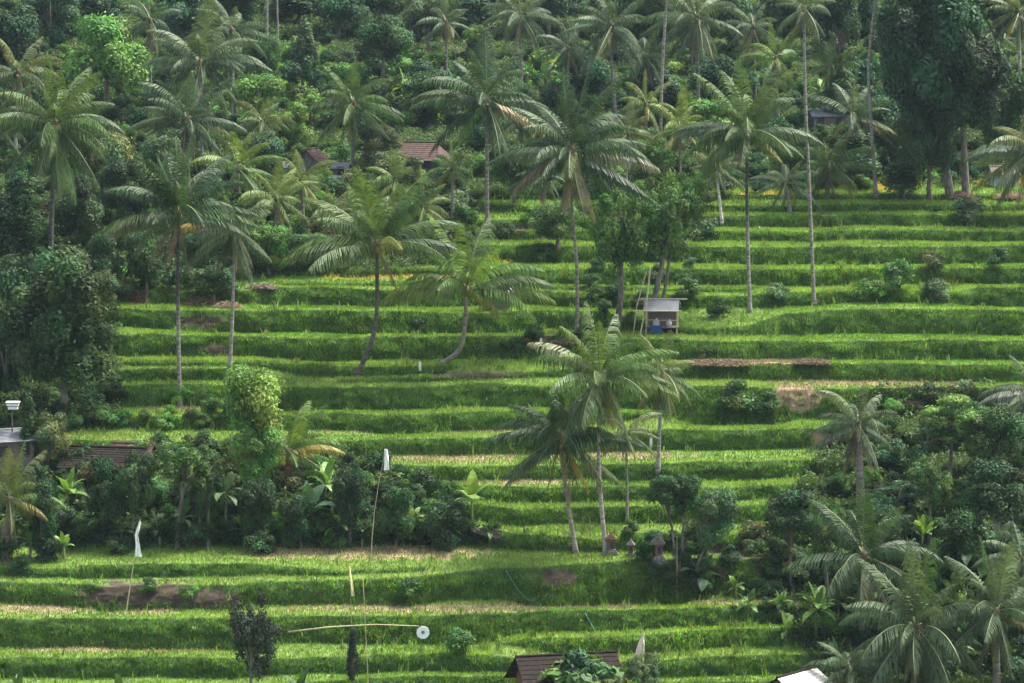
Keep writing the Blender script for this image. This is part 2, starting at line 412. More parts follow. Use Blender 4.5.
# ------------------------------------------------------------------ grass and rice
def cells(mask, dens):
    """random ground samples: dens per square metre inside mask (both over the grid)"""
    P = np.stack([X, Yw, Z], -1)
    a = P[:-1, 1:] - P[:-1, :-1]; b = P[1:, :-1] - P[:-1, :-1]
    area = np.linalg.norm(np.cross(a, b), axis=-1)
    vis = (UU[:-1, :-1] > -45) & (UU[:-1, :-1] < 1054) & (VV[:-1, :-1] > -12) & (VV[:-1, :-1] < 700)
    lam = area * dens[:-1, :-1] * mask[:-1, :-1] * vis
    n = rng.poisson(lam)
    idx = np.repeat(np.arange(n.size), n.ravel())
    i = idx // n.shape[1]; j = idx % n.shape[1]
    fa = rng.random(len(idx))[:, None]; fb = rng.random(len(idx))[:, None]
    pos = P[i, j] + a[i, j] * fa + b[i, j] * fb
    nrm = np.cross(a[i, j], b[i, j]); nrm /= np.linalg.norm(nrm, axis=1)[:, None] + 1e-9
    nrm *= np.sign(nrm[:, 2:3] + 1e-6)
    return pos, i, j, nrm

def blades(name, pos, dirs, length, width, colr, bend, material):
    """three-segment grass blades; dirs = growth direction, bend = horizontal lean vector"""
    n = len(pos)
    th = rng.random(n) * 2 * math.pi
    side = np.stack([np.cos(th), np.sin(th), np.zeros(n)], -1) * (width / 2)[:, None]
    L = length[:, None]
    p1 = pos + dirs * L * 0.5
    p2 = pos + dirs * L * 0.85 + bend * L
    v = np.empty((n, 5, 3)); v[:, 0] = pos - side; v[:, 1] = pos + side; v[:, 2] = p1 + side * .9; v[:, 3] = p1 - side * .9; v[:, 4] = p2
    o = (np.arange(n) * 5)[:, None]
    fl = np.concatenate([o + np.array([[0, 1, 2, 3]]), o + np.array([[3, 2, 4]])], 1).ravel()
    lc = np.tile([4, 3], n)
    ca = np.ones((n, 5, 4)); ca[:, :, :3] = colr[:, None, :]
    return link(name, mesh_np(name, v.reshape(-1, 3), fl, lc, [material], None, ca.reshape(-1, 4)))

def rnd_dir(n, spread, nrm, up=0.8, out=0.5):
    d = nrm * out + np.array([0, 0, 1.0]) * up + rng.normal(0, spread, (n, 3))
    return d / np.linalg.norm(d, axis=1)[:, None]

def colmix(cols, n, idx=None, jit=0.22):
    cols = np.array(cols); k = rng.integers(0, len(cols), n)
    c = cols[k] * (1 + rng.normal(0, jit, (n, 1))).clip(.45, 1.7)
    return c * (1 + rng.normal(0, .06, (n, 3)))

isR = (RF >= 0); grassy = (1 - 0.93 * SOIL) * (1 - 0.9 * CLAY)
tall = fbm(UU / 11, VV / 7)
# banks
w = isR * grassy
pos, i, j, nrm = cells(w, np.full_like(UU, 125.0))
n = len(pos); patchv = fbm(UU / 22 + 70, VV / 10 + 11)[i, j]; lush = LUSH[i, j]; wood = WOOD[i, j]
tuft = tall[i, j]
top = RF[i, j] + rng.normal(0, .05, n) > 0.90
cr = colmix([(0.072, 0.158, 0.030), (0.086, 0.182, 0.034), (0.060, 0.135, 0.032), (0.115, 0.192, 0.045)], n)
cr *= (0.70 + .65 * patchv)[:, None] * (1.05 - .25 * (fbm(UU / 5 + 20, VV / 60 + 31)[i, j] > .55))[:, None]
cr = np.where(lush[:, None] > .3, cr * np.array([1.35, 1.30, .95]), cr)
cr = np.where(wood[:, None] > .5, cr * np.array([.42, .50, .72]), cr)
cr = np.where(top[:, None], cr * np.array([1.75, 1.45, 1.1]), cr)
dryb = rng.random(n) < 0.05
cr[dryb] = np.array([.20, .18, .08]) * (0.7 + .5 * rng.random((dryb.sum(), 1)))
L = (0.24 + 0.30 * tuft + 0.18 * lush * tuft) * (0.7 + .6 * rng.random(n)); L = L * np.where(RF[i, j] > .72, .55, 1)
d = rnd_dir(n, .28, nrm, .75, .55)
bend = np.concatenate([nrm[:, :2] * 0.20, -np.full((n, 1), .12)], 1) + rng.normal(0, .06, (n, 3))
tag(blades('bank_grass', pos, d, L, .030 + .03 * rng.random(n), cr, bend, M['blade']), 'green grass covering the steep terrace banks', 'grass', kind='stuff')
# rice and short grass on the flats
RICE = (~isR) * (1 - DRY) * (1 - RIPE) * grassy
pos, i, j, nrm = cells(RICE, np.full_like(UU, 42.0))
n = len(pos); kk = KI[i, j]
tone = np.clip(1.5 * vnoise(kk * 3.7, (UU[i, j] / 120.0)) - .25, 0, 1); wood = WOOD[i, j]
c1 = np.array([0.085, 0.20, 0.020]); c2 = np.array([0.185, 0.265, 0.060])
cr = c1 + (c2 - c1) * tone[:, None]; cr = cr * (0.75 + 0.5 * rng.random((n, 1))) * (1 + rng.normal(0, .06, (n, 3)))
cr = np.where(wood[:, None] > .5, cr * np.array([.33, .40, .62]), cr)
L = (.16 + .12 * tone) * (0.7 + .6 * rng.random(n))
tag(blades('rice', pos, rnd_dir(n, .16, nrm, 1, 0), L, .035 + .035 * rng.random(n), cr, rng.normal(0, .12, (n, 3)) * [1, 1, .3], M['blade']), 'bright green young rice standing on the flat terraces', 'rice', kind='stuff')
# ripe rice
pos, i, j, nrm = cells((~isR) * RIPE, np.full_like(UU, 50.0)); n = len(pos)
cr = colmix([(.42, .30, .07), (.36, .27, .08), (.30, .27, .08)], n)
tag(blades('ripe_rice', pos, rnd_dir(n, .16, nrm, 1, 0), .35 * (0.7 + .6 * rng.random(n)), np.full(n, .06), cr, rng.normal(0, .15, (n, 3)), M['blade']), 'orange ripe rice on the upper terraces between the palms', 'rice', kind='stuff')
# dry stubble
pos, i, j, nrm = cells(np.maximum(DRY * (~isR), .9 * CLAY), np.full_like(UU, 60.0)); n = len(pos)
cr = colmix([(.26, .22, .11), (.20, .19, .08), (.13, .17, .05), (.30, .25, .14)], n)
tag(blades('dry_grass', pos, rnd_dir(n, .3, nrm, 1, 0), .20 * (0.6 + .9 * rng.random(n)), np.full(n, .045), cr, rng.normal(0, .2, (n, 3)), M['straw']), 'dry straw coloured stubble on the terrace flats', 'grass', kind='stuff')
# tall weeds in tussocks
tus = np.clip((fbm(UU / 6 + 200, VV / 5 + 90) - .56) * 8, 0, 1)
pos, i, j, nrm = cells(tus * grassy * (.25 + LUSH) * (1 - .7 * DRY), np.full_like(UU, 26.0)); n = len(pos)
cr = colmix([(.085, .16, .03), (.065, .125, .03), (.12, .19, .045), (.16, .20, .07)], n)
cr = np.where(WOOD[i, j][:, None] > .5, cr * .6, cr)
tag(blades('tall_weeds', pos, rnd_dir(n, .3, nrm, 1.1, .4), .65 * (0.6 + .8 * rng.random(n)), .05 + .04 * rng.random(n), cr, rng.normal(0, .25, (n, 3)) - [0, .1, .05], M['blade']), 'tall unkempt weeds and tussocks on the banks', 'weeds', kind='stuff')

# leafy ground cover under the trees and in the thickets
def leaf_quads(pos, nrm, size, aspect=0.5):
    n = len(pos)
    r = rng.normal(0, 1, (n, 3)); t = np.cross(nrm, r); t /= np.linalg.norm(t, axis=1)[:, None] + 1e-9
    b = np.cross(nrm, t)
    s = size[:, None]
    v = np.empty((n, 4, 3)); v[:, 0] = pos - t * s * .5; v[:, 2] = pos + t * s * .5
    v[:, 1] = pos + b * s * aspect * .5 - t * s * .05; v[:, 3] = pos - b * s * aspect * .5 - t * s * .05
    return v
cov = WOOD * (0.35 + 1.1 * np.clip((fbm(UU / 10 + 5, VV / 6) - .4) * 4, 0, 1))
pos, i, j, nrm = cells(cov, np.full_like(UU, 34.0)); n = len(pos)
hh = np.clip((fbm(UU / 9 + 5, VV / 6 + 40)[i, j] - .3) * 2.4, .05, 1.3)
pos = pos + np.array([0, 0, 1.0]) * (hh * rng.random(n) ** .6)[:, None]
nr = rng.normal(0, .7, (n, 3)) + [0, -.3, 1.0]; nr /= np.linalg.norm(nr, axis=1)[:, None]
v = leaf_quads(pos, nr, .16 + .22 * rng.random(n), .55)
cr = colmix([(.045, .085, .025), (.06, .105, .03), (.035, .065, .028), (.09, .13, .035)], n)
ca = np.ones((n, 4, 4)); ca[:, :, :3] = cr[:, None]
tag(link('undergrowth', mesh_np('undergrowth', v.reshape(-1, 3), np.arange(n * 4), np.full(n, 4), [M['blade']], None, ca.reshape(-1, 4))), 'low leafy ground cover under the trees and thickets', 'undergrowth', kind='stuff')

# ------------------------------------------------------------------ broadleaf crowns
def crown_mesh(name, seed, n, leaf, env=(1, 1, 1), blobs=16, br=(.26, .42), mode='round', fill=.12, cone=0.0, asp=.5):
    """leaf-sized faces in clumps; unit crown about the origin with half sizes env (z up), base at -env.z"""
    g = np.random.default_rng(seed)
    c = g.normal(0, 1, (blobs, 3)); c /= np.linalg.norm(c, axis=1)[:, None]
    c *= (g.random((blobs, 1)) ** .4) * .74
    if mode == 'layer': c[:, 2] = np.round(c[:, 2] * 2.2) / 2.2 + g.normal(0, .04, blobs)
    if cone:
        k = 1 - cone * (c[:, 2] + .7) / 1.4
        c[:, 0] *= k; c[:, 1] *= k
    r = g.uniform(br[0], br[1], blobs)
    if cone: r *= (1 - .5 * cone * (c[:, 2] + .7) / 1.4)
    bi = g.choice(blobs, n, p=r ** 2 / (r ** 2).sum())
    d = g.normal(0, 1, (n, 3)); d[:, 2] += .35; d /= np.linalg.norm(d, axis=1)[:, None]
    rad = r[bi] * (0.55 + .50 * g.random(n) ** .5)
    inner = g.random(n) < fill; rad[inner] *= g.random(inner.sum())
    sq = np.array([1, 1, .45 if mode == 'layer' else .85])
    p = c[bi] + d * rad[:, None] * sq
    outer = g.random(n) < .05; p[outer] += d[outer] * .12
    p = p * np.array(env)
    nr = d + g.normal(0, .55, (n, 3)) + [0, 0, .45]; nr /= np.linalg.norm(nr, axis=1)[:, None]
    t = np.cross(nr, g.normal(0, 1, (n, 3))); t /= np.linalg.norm(t, axis=1)[:, None] + 1e-9
    t[:, 2] -= .12
    b = np.cross(nr, t); s = (leaf * g.uniform(.6, 1.4, n))[:, None]
    v = np.empty((n, 4, 3)); v[:, 0] = p - t * s * .5; v[:, 2] = p + t * s * .5
    v[:, 1] = p + b * s * asp * .5; v[:, 3] = p - b * s * asp * .5
    tone = (g.uniform(.5, 1.5, blobs)[bi] * g.uniform(.7, 1.35, n))[:, None] * np.ones((n, 3))
    tone[:, 0] *= 1 + .18 * g.normal(0, 1, blobs)[bi]
    ca = np.ones((n, 4, 4)); ca[:, :, :3] = tone[:, None].clip(.2, 2.2)
    me = mesh_np(name, v.reshape(-1, 3), np.arange(n * 4), np.full(n, 4), [M['leaf']], None, ca.reshape(-1, 4))
    me['centres'] = [float(x) for x in (c * np.array(env)).ravel()]
    return me

# prototypes are in metres for a crown of half width ~ R; scaled copies stay within 0.6-1.5
PROTO = {
 'big':   [crown_mesh('crown_big', 11 + k, 21000, .25, (4, 4, 4), 30, (.20, .34)) for k in range(3)],
 'tall':  [crown_mesh('crown_tall', 81 + k, 30000, .25, (3.4, 3.4, 5), 42, (.16, .28)) for k in range(2)],
 'round': [crown_mesh('crown_round', 21 + k, 10000, .21, (2.4, 2.4, 2.4), 20, (.24, .38)) for k in range(3)],
 'cone':  [crown_mesh('crown_cone', 31 + k, 6500, .22, (1.7, 1.7, 2.9), 22, (.26, .40), cone=.75) for k in range(2)],
 'loose': [crown_mesh('crown_loose', 41 + k, 7500, .21, (3, 3, 3), 38, (.12, .22), fill=.2) for k in range(2)],
 'layer': [crown_mesh('crown_layer', 51 + k, 5200, .20, (2.4, 2.4, 2.0), 18, (.24, .38), mode='layer') for k in range(2)],
 'bush':  [crown_mesh('crown_bush', 61 + k, 2600, .17, (1.2, 1.2, 1.0), 12, (.30, .46)) for k in range(4)],
 'large_leaf': [crown_mesh('crown_large_leaf', 71 + k, 1500, .46, (1.7, 1.7, 1.5), 14, (.28, .42), asp=.62) for k in range(2)],
}
PR = {'big': (4, 4), 'tall': (3.4, 5), 'round': (2.4, 2.4), 'cone': (1.7, 2.9), 'loose': (3, 3), 'layer': (2.4, 2.0), 'bush': (1.2, 1.0), 'large_leaf': (1.7, 1.5)}

GREEN = {'dark': (.038, .078, .023), 'deep': (.027, .056, .020), 'mid': (.058, .120, .030), 'bright': (.095, .180, .034), 'yellow': (.115, .18, .034),
         'blue': (.033, .078, .036), 'grey': (.066, .112, .048), 'olive': (.075, .095, .035), 'purple': (.026, .038, .026), 'black': (.018, .030, .018)}

def tree(kind, u0, u1, v0, v1, bu, bv, colr, label, cat='tree', group=None, limbs=5, name='broadleaf_tree', r=None, bare=0.0):
    """crown fills the pixel box u0..u1, v0..v1, trunk stands at (bu, bv)"""
    b = gp(bu, bv); Y = b.y; s = ppm(Y)
    c = at((u0 + u1) / 2, (v0 + v1) / 2, Y + random.uniform(-.4, .4))
    hx, hz = (u1 - u0) / 2 / s, (v1 - v0) / 2 / s
    t = empty(name, b); tag(t, label, cat, group)
    pm = random.choice(PROTO[kind]); pr = PR[kind]
    cr = link('crown', pm, t); cr.location = c - b
    rz = random.uniform(0, 6.28)
    cr.rotation_euler = (0, 0, rz); cr.scale = (hx / pr[0], hx / pr[0], hz / pr[1])
    g = GREEN[colr]; k = random.uniform(.9, 1.1); cr.color = (g[0] * k, g[1] * k, g[2] * k, 1)
    mb = MB(); tr = r or max(.07, min(.32, hx * .07))
    cz = c.z - b.z
    top = Vector((c.x - b.x, c.y - b.y, cz))
    fork = top * .55 if cz > 0 else top * .3
    if cz - hz < .5: fork = top * .3
    fork.x += random.uniform(-.2, .2)
    mid = fork * .5 + Vector((random.uniform(-.15, .15), 0, 0))
    mb.tube([(0, 0, -.5), (0, 0, .1), mid, fork, top + Vector((0, 0, hz * .4))], [tr * 1.4, tr * 1.15, tr * .9, tr * .75, tr * .2], 8)
    cen = np.array(pm['centres']).reshape(-1, 3)
    Mx = Matrix.Rotation(rz, 3, 'Z')
    for q in cen[:limbs + 4]:
        e = Mx @ Vector((q[0] * hx / pr[0], q[1] * hx / pr[0], q[2] * hz / pr[1])) + (c - b)
        sft = fork + (top - fork) * random.uniform(0, .7)
        m1 = sft.lerp(e, .5) + Vector((0, 0, .12 * hz))
        mb.tube([sft, m1, e], [tr * .6, tr * .42, tr * .16], 5)
    tk = mb.build('trunk', M['bark'], t, True); tk.color = (1, 1, 1, 1)
    return t

def shrub(u, v, rpx, colr, label, group=None, kind='bush', hz=1.0, name='shrub', cat='shrub'):
    b = gp(u, v); s = ppm(b.y); r = rpx / s
    pm = random.choice(PROTO[kind]); pr = PR[kind]
    o = link(name, pm); k = r / pr[0]
    o.location = b + Vector((0, 0, pr[1] * k * hz * .72)); o.scale = (k, k, k * hz); o.rotation_euler = (0, 0, random.uniform(0, 6.28))
    g = GREEN[colr]; q = random.uniform(.82, 1.2); o.color = (g[0] * q * random.uniform(.9, 1.12), g[1] * q, g[2] * q, 1)
    tag(o, label, cat, group); return o

# ------------------------------------------------------------------ palms
def frond_mesh(seed, e0, bend, nl=62, ratio=.27, hang=1.15, ragged=0.0):
    """unit-length frond in the x-z plane, leaving the origin at elevation e0 (deg) and curving down by bend (deg)"""
    g = np.random.default_rng(seed)
    S = 24; pts = [np.zeros(3)]; e = R_(e0); tw = g.uniform(-.12, .12)
    y = 0
    for i in range(S):
        f = i / S
        ee = e - R_(bend) * f ** 1.35
        pts.append(pts[-1] + np.array([math.cos(ee), tw * f, math.sin(ee)]) / S)
    pts = np.array(pts)
    V = []; Fc = []; mi = []; tint = []
    def addf(vs, m, t):
        o = len(V); V.extend(vs); Fc.append(list(range(o, o + len(vs)))); mi.append(m); tint.extend([t] * len(vs))
    tang = np.gradient(pts, axis=0); tang /= np.linalg.norm(tang, axis=1)[:, None]
    for i in range(S):                           # rib: triangular section
        r0 = .0085 * (1 - i / S) + .0012; r1 = .0085 * (1 - (i + 1) / S) + .0012
        a, b = pts[i], pts[i + 1]; up = np.cross(tang[i], [0, 1, 0]) * -1
        sd = np.array([0, 1.0, 0])
        q0 = [a + sd * r0, a + up * r0, a - sd * r0]; q1 = [b + sd * r1, b + up * r1, b - sd * r1]
        addf([q0[0], q0[1], q1[1], q1[0]], 1, 1); addf([q0[1], q0[2], q1[2], q1[1]], 1, 1); addf([q0[2], q0[0], q1[0], q1[2]], 1, 1)
    for k in range(nl):
        f = .13 + .87 * (k + g.uniform(-.3, .3)) / nl
        f = min(max(f, .1), .995)
        i = f * S; i0 = int(min(i, S - 1)); fr = i - i0
        p = pts[i0] * (1 - fr) + pts[i0 + 1] * fr; t = tang[i0]
        ll = ratio * math.sin(math.pi * (f * .80 + .17)) ** .7 * g.uniform(.82, 1.1)
        for sd in (-1, 1):
            if g.random() < ragged: continue
            nrm = np.cross(t, [0, 1, 0]) * -1
            ang = .55 + .5 * f
            d = np.array([0, sd * math.cos(ang) * 1.0, 0]) + t * math.sin(ang) * .9 + nrm * .25 * (1 - f) + g.normal(0, .07, 3)
            d /= np.linalg.norm(d)
            hg = hang * g.uniform(.7, 1.25)
            d1 = d + np.array([0, 0, -hg * .6]); d1 /= np.linalg.norm(d1)
            d2 = d * .7 + np.array([0, 0, -hg * 1.9]); d2 /= np.linalg.norm(d2)
            w = t * (.0080 * (1 if f < .85 else .7))
            m1 = p + d1 * ll * .5; m2 = m1 + d2 * ll * .5
            tt = g.uniform(.75, 1.3)
            addf([p - w * .6, p + w * .6, m1 + w, m1 - w], 0, tt)
            addf([m1 - w, m1 + w, m2 + w * .15], 0, tt)
    lc = [len(f) for f in Fc]; fl = [x for f in Fc for x in f]
    ca = np.ones((len(V), 4)); ca[:, :3] = np.array(tint)[:, None]
    return mesh_np('frond', np.array(V), fl, lc, [M['frond'], M['rib']], mi, ca)

ELEV = [(84, 22), (70, 48), (56, 70), (42, 78), (28, 72), (14, 60), (0, 50), (-16, 42), (-34, 32), (-55, 20), (-74, 8)]
FR = []
for a_, (e0, bd) in enumerate(ELEV):
    FR.append([frond_mesh(100 + a_ * 7 + k, e0 + random.uniform(-4, 4), bd + random.uniform(-12, 12), hang=(.35 if e0 > 60 else .8) + .3 * k, ragged=.10 * k + .03) for k in range(3)])
def frond(parent, el, az, L, colr, width=1.0, rag=None):
    """one frond of the given start elevation (deg), azimuth (deg, 0 = to the right in the picture, 90 = away)"""
    i = int(np.argmin([abs(e[0] - el) for e in ELEV]))
    o = link('frond', random.choice(FR[i]), parent)
    o.rotation_euler = (random.uniform(-.12, .12), random.uniform(-.06, .06), R_(az))
    o.scale = (L, L * width, L); o.color = (*colr, 1)
    return o

FC = {'green': ((.044, .086, .026), (.062, .110, .030)), 'grey': ((.050, .084, .042), (.066, .100, .050)), 'dark': ((.024, .052, .024), (.036, .070, .028)),
      'yellow': ((.105, .15, .036), (.09, .135, .034)), 'fresh': ((.070, .130, .030), (.085, .145, .034)), 'olive': ((.066, .096, .036), (.085, .108, .040)), 'blue': ((.042, .078, .040), (.055, .092, .046))}
DEAD = [(.13, .10, .06), (.17, .135, .07), (.11, .085, .06)]
def palm(u, v, Rr, bu, bv, label, tone='green', *args, **kw):
    return palm_(u, v, Rr, bu, bv, label, tone, *args, **kw)
def palm_(u, v, Rr, bu, bv, label, tone='green', n=24, dead=1, nuts=6, mid=None, tw=.15, up=84, low=-55, trunk=(1, 1, 1), hidden_base=False, extra=(), name='coconut_palm', group=None, Yoff=0, top=False, dY=0, two=False):
    b = gp(bu, bv); Y = b.y + Yoff
    b = at(bu, bv, Y) if Yoff else b
    s = ppm(Y)
    c = at(u, v, Y + dY); L = Rr / s / .90
    t = empty(name, b); tag(t, label, 'palm tree', group)
    # trunk
    P = [Vector((0, 0, -.4)), Vector((0, 0, 0))]
    if mid:
        for (mu, mv) in sorted(mid, key=lambda q: -q[1]): P.append(at(mu, mv, Y) - b)
    P.append(c - b)
    pts = []
    for q in range(len(P) - 1):                   # Catmull-Rom
        p0 = P[max(q - 1, 0)]; p1 = P[q]; p2 = P[q + 1]; p3 = P[min(q + 2, len(P) - 1)]
        m_ = 10 if q else 1
        for w in range(m_):
            f = w / m_
            pts.append(.5 * ((2 * p1) + (p2 - p0) * f + (2 * p0 - 5 * p1 + 4 * p2 - p3) * f * f + (3 * p1 - p0 - 3 * p2 + p3) * f ** 3))
    pts.append(P[-1])
    h = max((c - b).length, .5); rad = []
    for q, p_ in enumerate(pts):
        f = max(0, p_.length / h)
        rad.append(tw * (1.0 + .55 * math.exp(-f * h / .5) - .28 * f) * (1 + random.uniform(-.05, .05)))
    mb = MB(); mb.tube(pts, rad, 9); tk = mb.build('trunk', M['trunk_two_tone' if two else 'trunk'], t, True); tk.color = (*trunk, 1)
    # heart of the crown: leaf bases
    mb = MB(); mb.ball(c - b + Vector((0, 0, -.05)), .20 * L / 4.5 + .04, 8, 6, 0, (1, 1, 1.6))
    hb = mb.build('crown_heart', M['heart'], t, True)
    n = int(n * random.uniform(.78, 1.05)); dead += random.choice([0, 1, 1, 2]); ga = 137.5; a0 = random.uniform(0, 360)
    ca, cb = FC[tone]
    tilt = Matrix.Rotation(R_(random.uniform(-15, 15)), 4, 'Y') @ Matrix.Rotation(R_(random.uniform(-10, 10)), 4, 'X')
    for q in range(n):
        f = q / (n - 1)
        if .15 < f < .8 and random.random() < .10: continue
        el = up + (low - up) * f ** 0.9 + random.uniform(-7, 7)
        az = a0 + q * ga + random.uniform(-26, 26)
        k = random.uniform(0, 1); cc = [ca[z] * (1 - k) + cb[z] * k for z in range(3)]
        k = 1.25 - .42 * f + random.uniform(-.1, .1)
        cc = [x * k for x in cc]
        if f < .25: cc[0] *= 1.15
        if f > .72 and random.random() < .30: cc = [cc[0] * 2.1, cc[1] * 1.3, cc[2]]
        ll = L * (random.uniform(.68, 1.10)) * (.95 if f < .12 else 1)
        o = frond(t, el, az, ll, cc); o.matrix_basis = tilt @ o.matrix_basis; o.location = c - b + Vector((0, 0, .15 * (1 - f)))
    for q in range(dead):
        dc = random.choice(DEAD); k = random.uniform(.7, 1.2)
        o = frond(t, random.choice([-74, -74, -55]), random.uniform(0, 360), L * random.uniform(.55, .85), [x * k for x in dc], .8); o.location = c - b - Vector((0, 0, .1))
    for (el, az, lf, colr) in extra:
        cc = colr if not isinstance(colr, str) else FC[colr][0]
        o = frond(t, el, az, L * lf, cc); o.location = c - b
    for q in range(nuts):
        mb = MB(); az = random.uniform(0, 6.28); rr = random.uniform(.22, .40)
        mb.ball(Vector((math.cos(az) * rr, math.sin(az) * rr, random.uniform(-.55, -.15))) + (c - b), .15, 7, 5, 0, (1, 1, 1.15))
        k = random.uniform(.7, 1.5); o = mb.build('coconut', M['nut'], t, True); o.color = (k, k * .95, k * .8, 1)
    return t

# ------------------------------------------------------------------ banana plants
def banana_leaf(seed, e0, bend):
    g = np.random.default_rng(seed); S = 14; pts = [np.zeros(3)]
    for i in range(S):
        ee = R_(e0) - R_(bend) * (i / S) ** 1.4
        pts.append(pts[-1] + np.array([math.cos(ee), 0, math.sin(ee)]) / S)
    pts = np.array(pts); V = []; Fc = []; mi = []; ti = []
    def w(f): return .0 if f < .14 else .155 * math.sin(math.pi * min(1, (f - .14) / .86) ** .75) ** .65
    for side in (-1, 1):
        for i in range(S):
            f0, f1 = i / S, (i + 1) / S
            if w(f1) <= 0: continue
            gap = g.random() < .3
            dz = g.uniform(-.5, .15) if gap else -.12
            a, b = pts[i], pts[i + 1]; sh = .05 / S if gap else 0
            w0, w1 = w(f0), w(f1) if not gap else w(f1) * g.uniform(.75, 1)
            o = len(V)
            V += [a, b - (b - a) * sh * 3, b + np.array([0, side * w1, .22 * w1 + dz * w1 * .6]), a + np.array([0, side * w0, .22 * w0 + dz * w0 * .6])]
            Fc.append([o, o + 1, o + 2, o + 3]); mi.append(0); ti += [g.uniform(.85, 1.15)] * 4
    for i in range(S):
        r0 = .014 * (1 - i / S) + .003; r1 = .014 * (1 - (i + 1) / S) + .003
        a, b = pts[i], pts[i + 1]; o = len(V)
        V += [a + [0, r0, -.004], a + [0, 0, -r0], a + [0, -r0, -.004], b + [0, r1, -.004], b + [0, 0, -r1], b + [0, -r1, -.004]]
        Fc += [[o, o + 1, o + 4, o + 3], [o + 1, o + 2, o + 5, o + 4]]; mi += [1, 1]; ti += [1] * 6
    ca = np.ones((len(V), 4)); ca[:, :3] = np.array(ti)[:, None]
    return mesh_np('leaf', np.array(V), [x for f in Fc for x in f], [len(f) for f in Fc], [M['banana'], M['rib']], mi, ca)
BL = {e: [banana_leaf(300 + k * 9 + e, e, b_ + 10 * k) for k in range(2)] for e, b_ in ((82, 20), (65, 55), (48, 80), (28, 85), (5, 60))}
def banana(u, v, hpx, colr, label, n=8, lean=0, stem=.38, group=None, name='banana_plant', cat='banana plant', wide=1.0, spread=1.0, yellow=0):
    b = gp(u, v); s = ppm(b.y); H = hpx / s
    t = empty(name, b); tag(t, label, cat, group)
    sh = H * stem; mb = MB(); mb.tube([(0, 0, -.3), (0, 0, 0), (lean * .4, 0, sh * .6), (lean, 0, sh)], [.11, .10, .085, .06], 8)
    o = mb.build('stem', M['trunk'], t, True); o.color = (.55, .75, .35, 1)
    a0 = random.uniform(0, 360); g = GREEN[colr]
    n = n + 2
    for q in range(n):
        f = q / max(n - 1, 1)
        el = [82, 65, 65, 48, 48, 28, 28, 5, 5, 5, 5][min(int(f * 9.9 * spread), 10)]
        o = link('leaf', random.choice(BL[el]), t); o.location = (lean, 0, sh - .1)
        L = (H - sh) * random.uniform(.70, 1.0) * (1.0 if el > 50 else .9); wide = wide if wide < 1.25 else 1.25
        o.scale = (L, L * wide, L); o.rotation_euler = (random.uniform(-.25, .25), 0, R_(a0 + q * 137.5))
        k = random.uniform(.8, 1.25); y = yellow and q in (0, 1)
        o.color = (g[0] * k * (1.7 if y else 1), g[1] * k * (1.35 if y else 1), g[2] * k, 1)
    return t

# ================================================================== PALMS (crown pixel, crown radius, base pixel)
palm(600, 378, 76, 606, 554, 'full crowned palm with brown nuts and pale slim trunk, below the bamboo hut', 'green', 36, 1, 12, [(599, 470)], .17, 84, -58, (1.25, 1.22, 1.15),
     extra=[(56, 178, 1.0, (.17, .19, .11)), (42, -4, 1.05, 'fresh'), (14, -10, 1.0, 'yellow'), (-34, 215, 1.05, 'olive')])
palm(560, 438, 74, 576, 553, 'spreading palm leaning left with orange tipped lower fronds, beside the full crowned palm', 'dark', 24, 1, 3, [(566, 490)], .16, 75, -34, (.95, .92, .88),
     extra=[(-34, 180, 1.0, 'olive'), (-34, 0, 1.0, 'olive'), (14, 182, 1.0, 'dark'), (14, -2, 1.05, 'dark'), (-55, 8, .8, (.26, .18, .05))])
palm(626, 432, 40, 627, 518, 'thin palm with a slightly curved bare trunk just behind the full crowned palm', 'olive', 15, 2, 0, [(627, 480)], .11, 60, -50, (.8, .8, .75))
palm(662, 372, 48, 658, 470, 'ragged palm with yellowing fronds on a grey trunk, right of the full crowned palm', 'olive', 20, 3, 4, None, .15, 75, -62, (1, 1, 1), extra=[(14, 180, .9, 'yellow'), (-16, 0, .95, 'green')])
palm(377, 246, 84, 356, 376, 'broad coconut palm on a dark trunk that curves down to the left on the terrace', 'green', 24, 0, 5, [(376, 320), (366, 356)], .19, 84, 4, (.38, .36, .34),
     extra=[(28, 178, 1.08, 'fresh'), (14, 184, 1.05, 'olive'), (70, 20, 1.05, 'fresh'), (14, 0, 1.0, 'grey')])
palm(466, 290, 78, 440, 366, 'windblown palm with a thick trunk bent like a hook, golden fronds at its heart', 'fresh', 17, 0, 0, [(465, 325), (459, 350)], .21, 82, 6, (.72, .68, .62),
     extra=[(28, 180, 1.1, 'yellow'), (28, 0, 1.1, 'olive'), (14, 5, 1.1, 'yellow'), (14, 185, 1.0, 'yellow'), (70, 60, 1.1, 'green'), ])
palm(178, 214, 76, 180, 407, 'tall palm with tight upright top, trunk dark above and pale below, left terraces', 'dark', 22, 2, 3, [(178, 300)], .17, 84, 6, (1, .98, .95), two=True,
     extra=[(14, 180, 1.02, 'green'), (14, 2, 1.0, 'green'), (0, 178, .85, (.16, .12, .08)), (0, -4, .95, 'grey'), (82, 0, 1.0, 'green'), (82, 120, .95, 'green'), (70, 240, 1.0, 'dark'), (70, 40, 1, 'dark')])
palm(234, 228, 56, 230, 368, 'palm with long hanging fronds and one brown withered one on the left terraces', 'grey', 22, 2, 2, [(233, 300)], .15, 70, -70, (1.1, 1.08, 1.02),
     extra=[(14, 178, 1.1, (.26, .19, .08)), (-55, 60, 1, 'olive'), (-34, 200, 1.1, 'olive')])
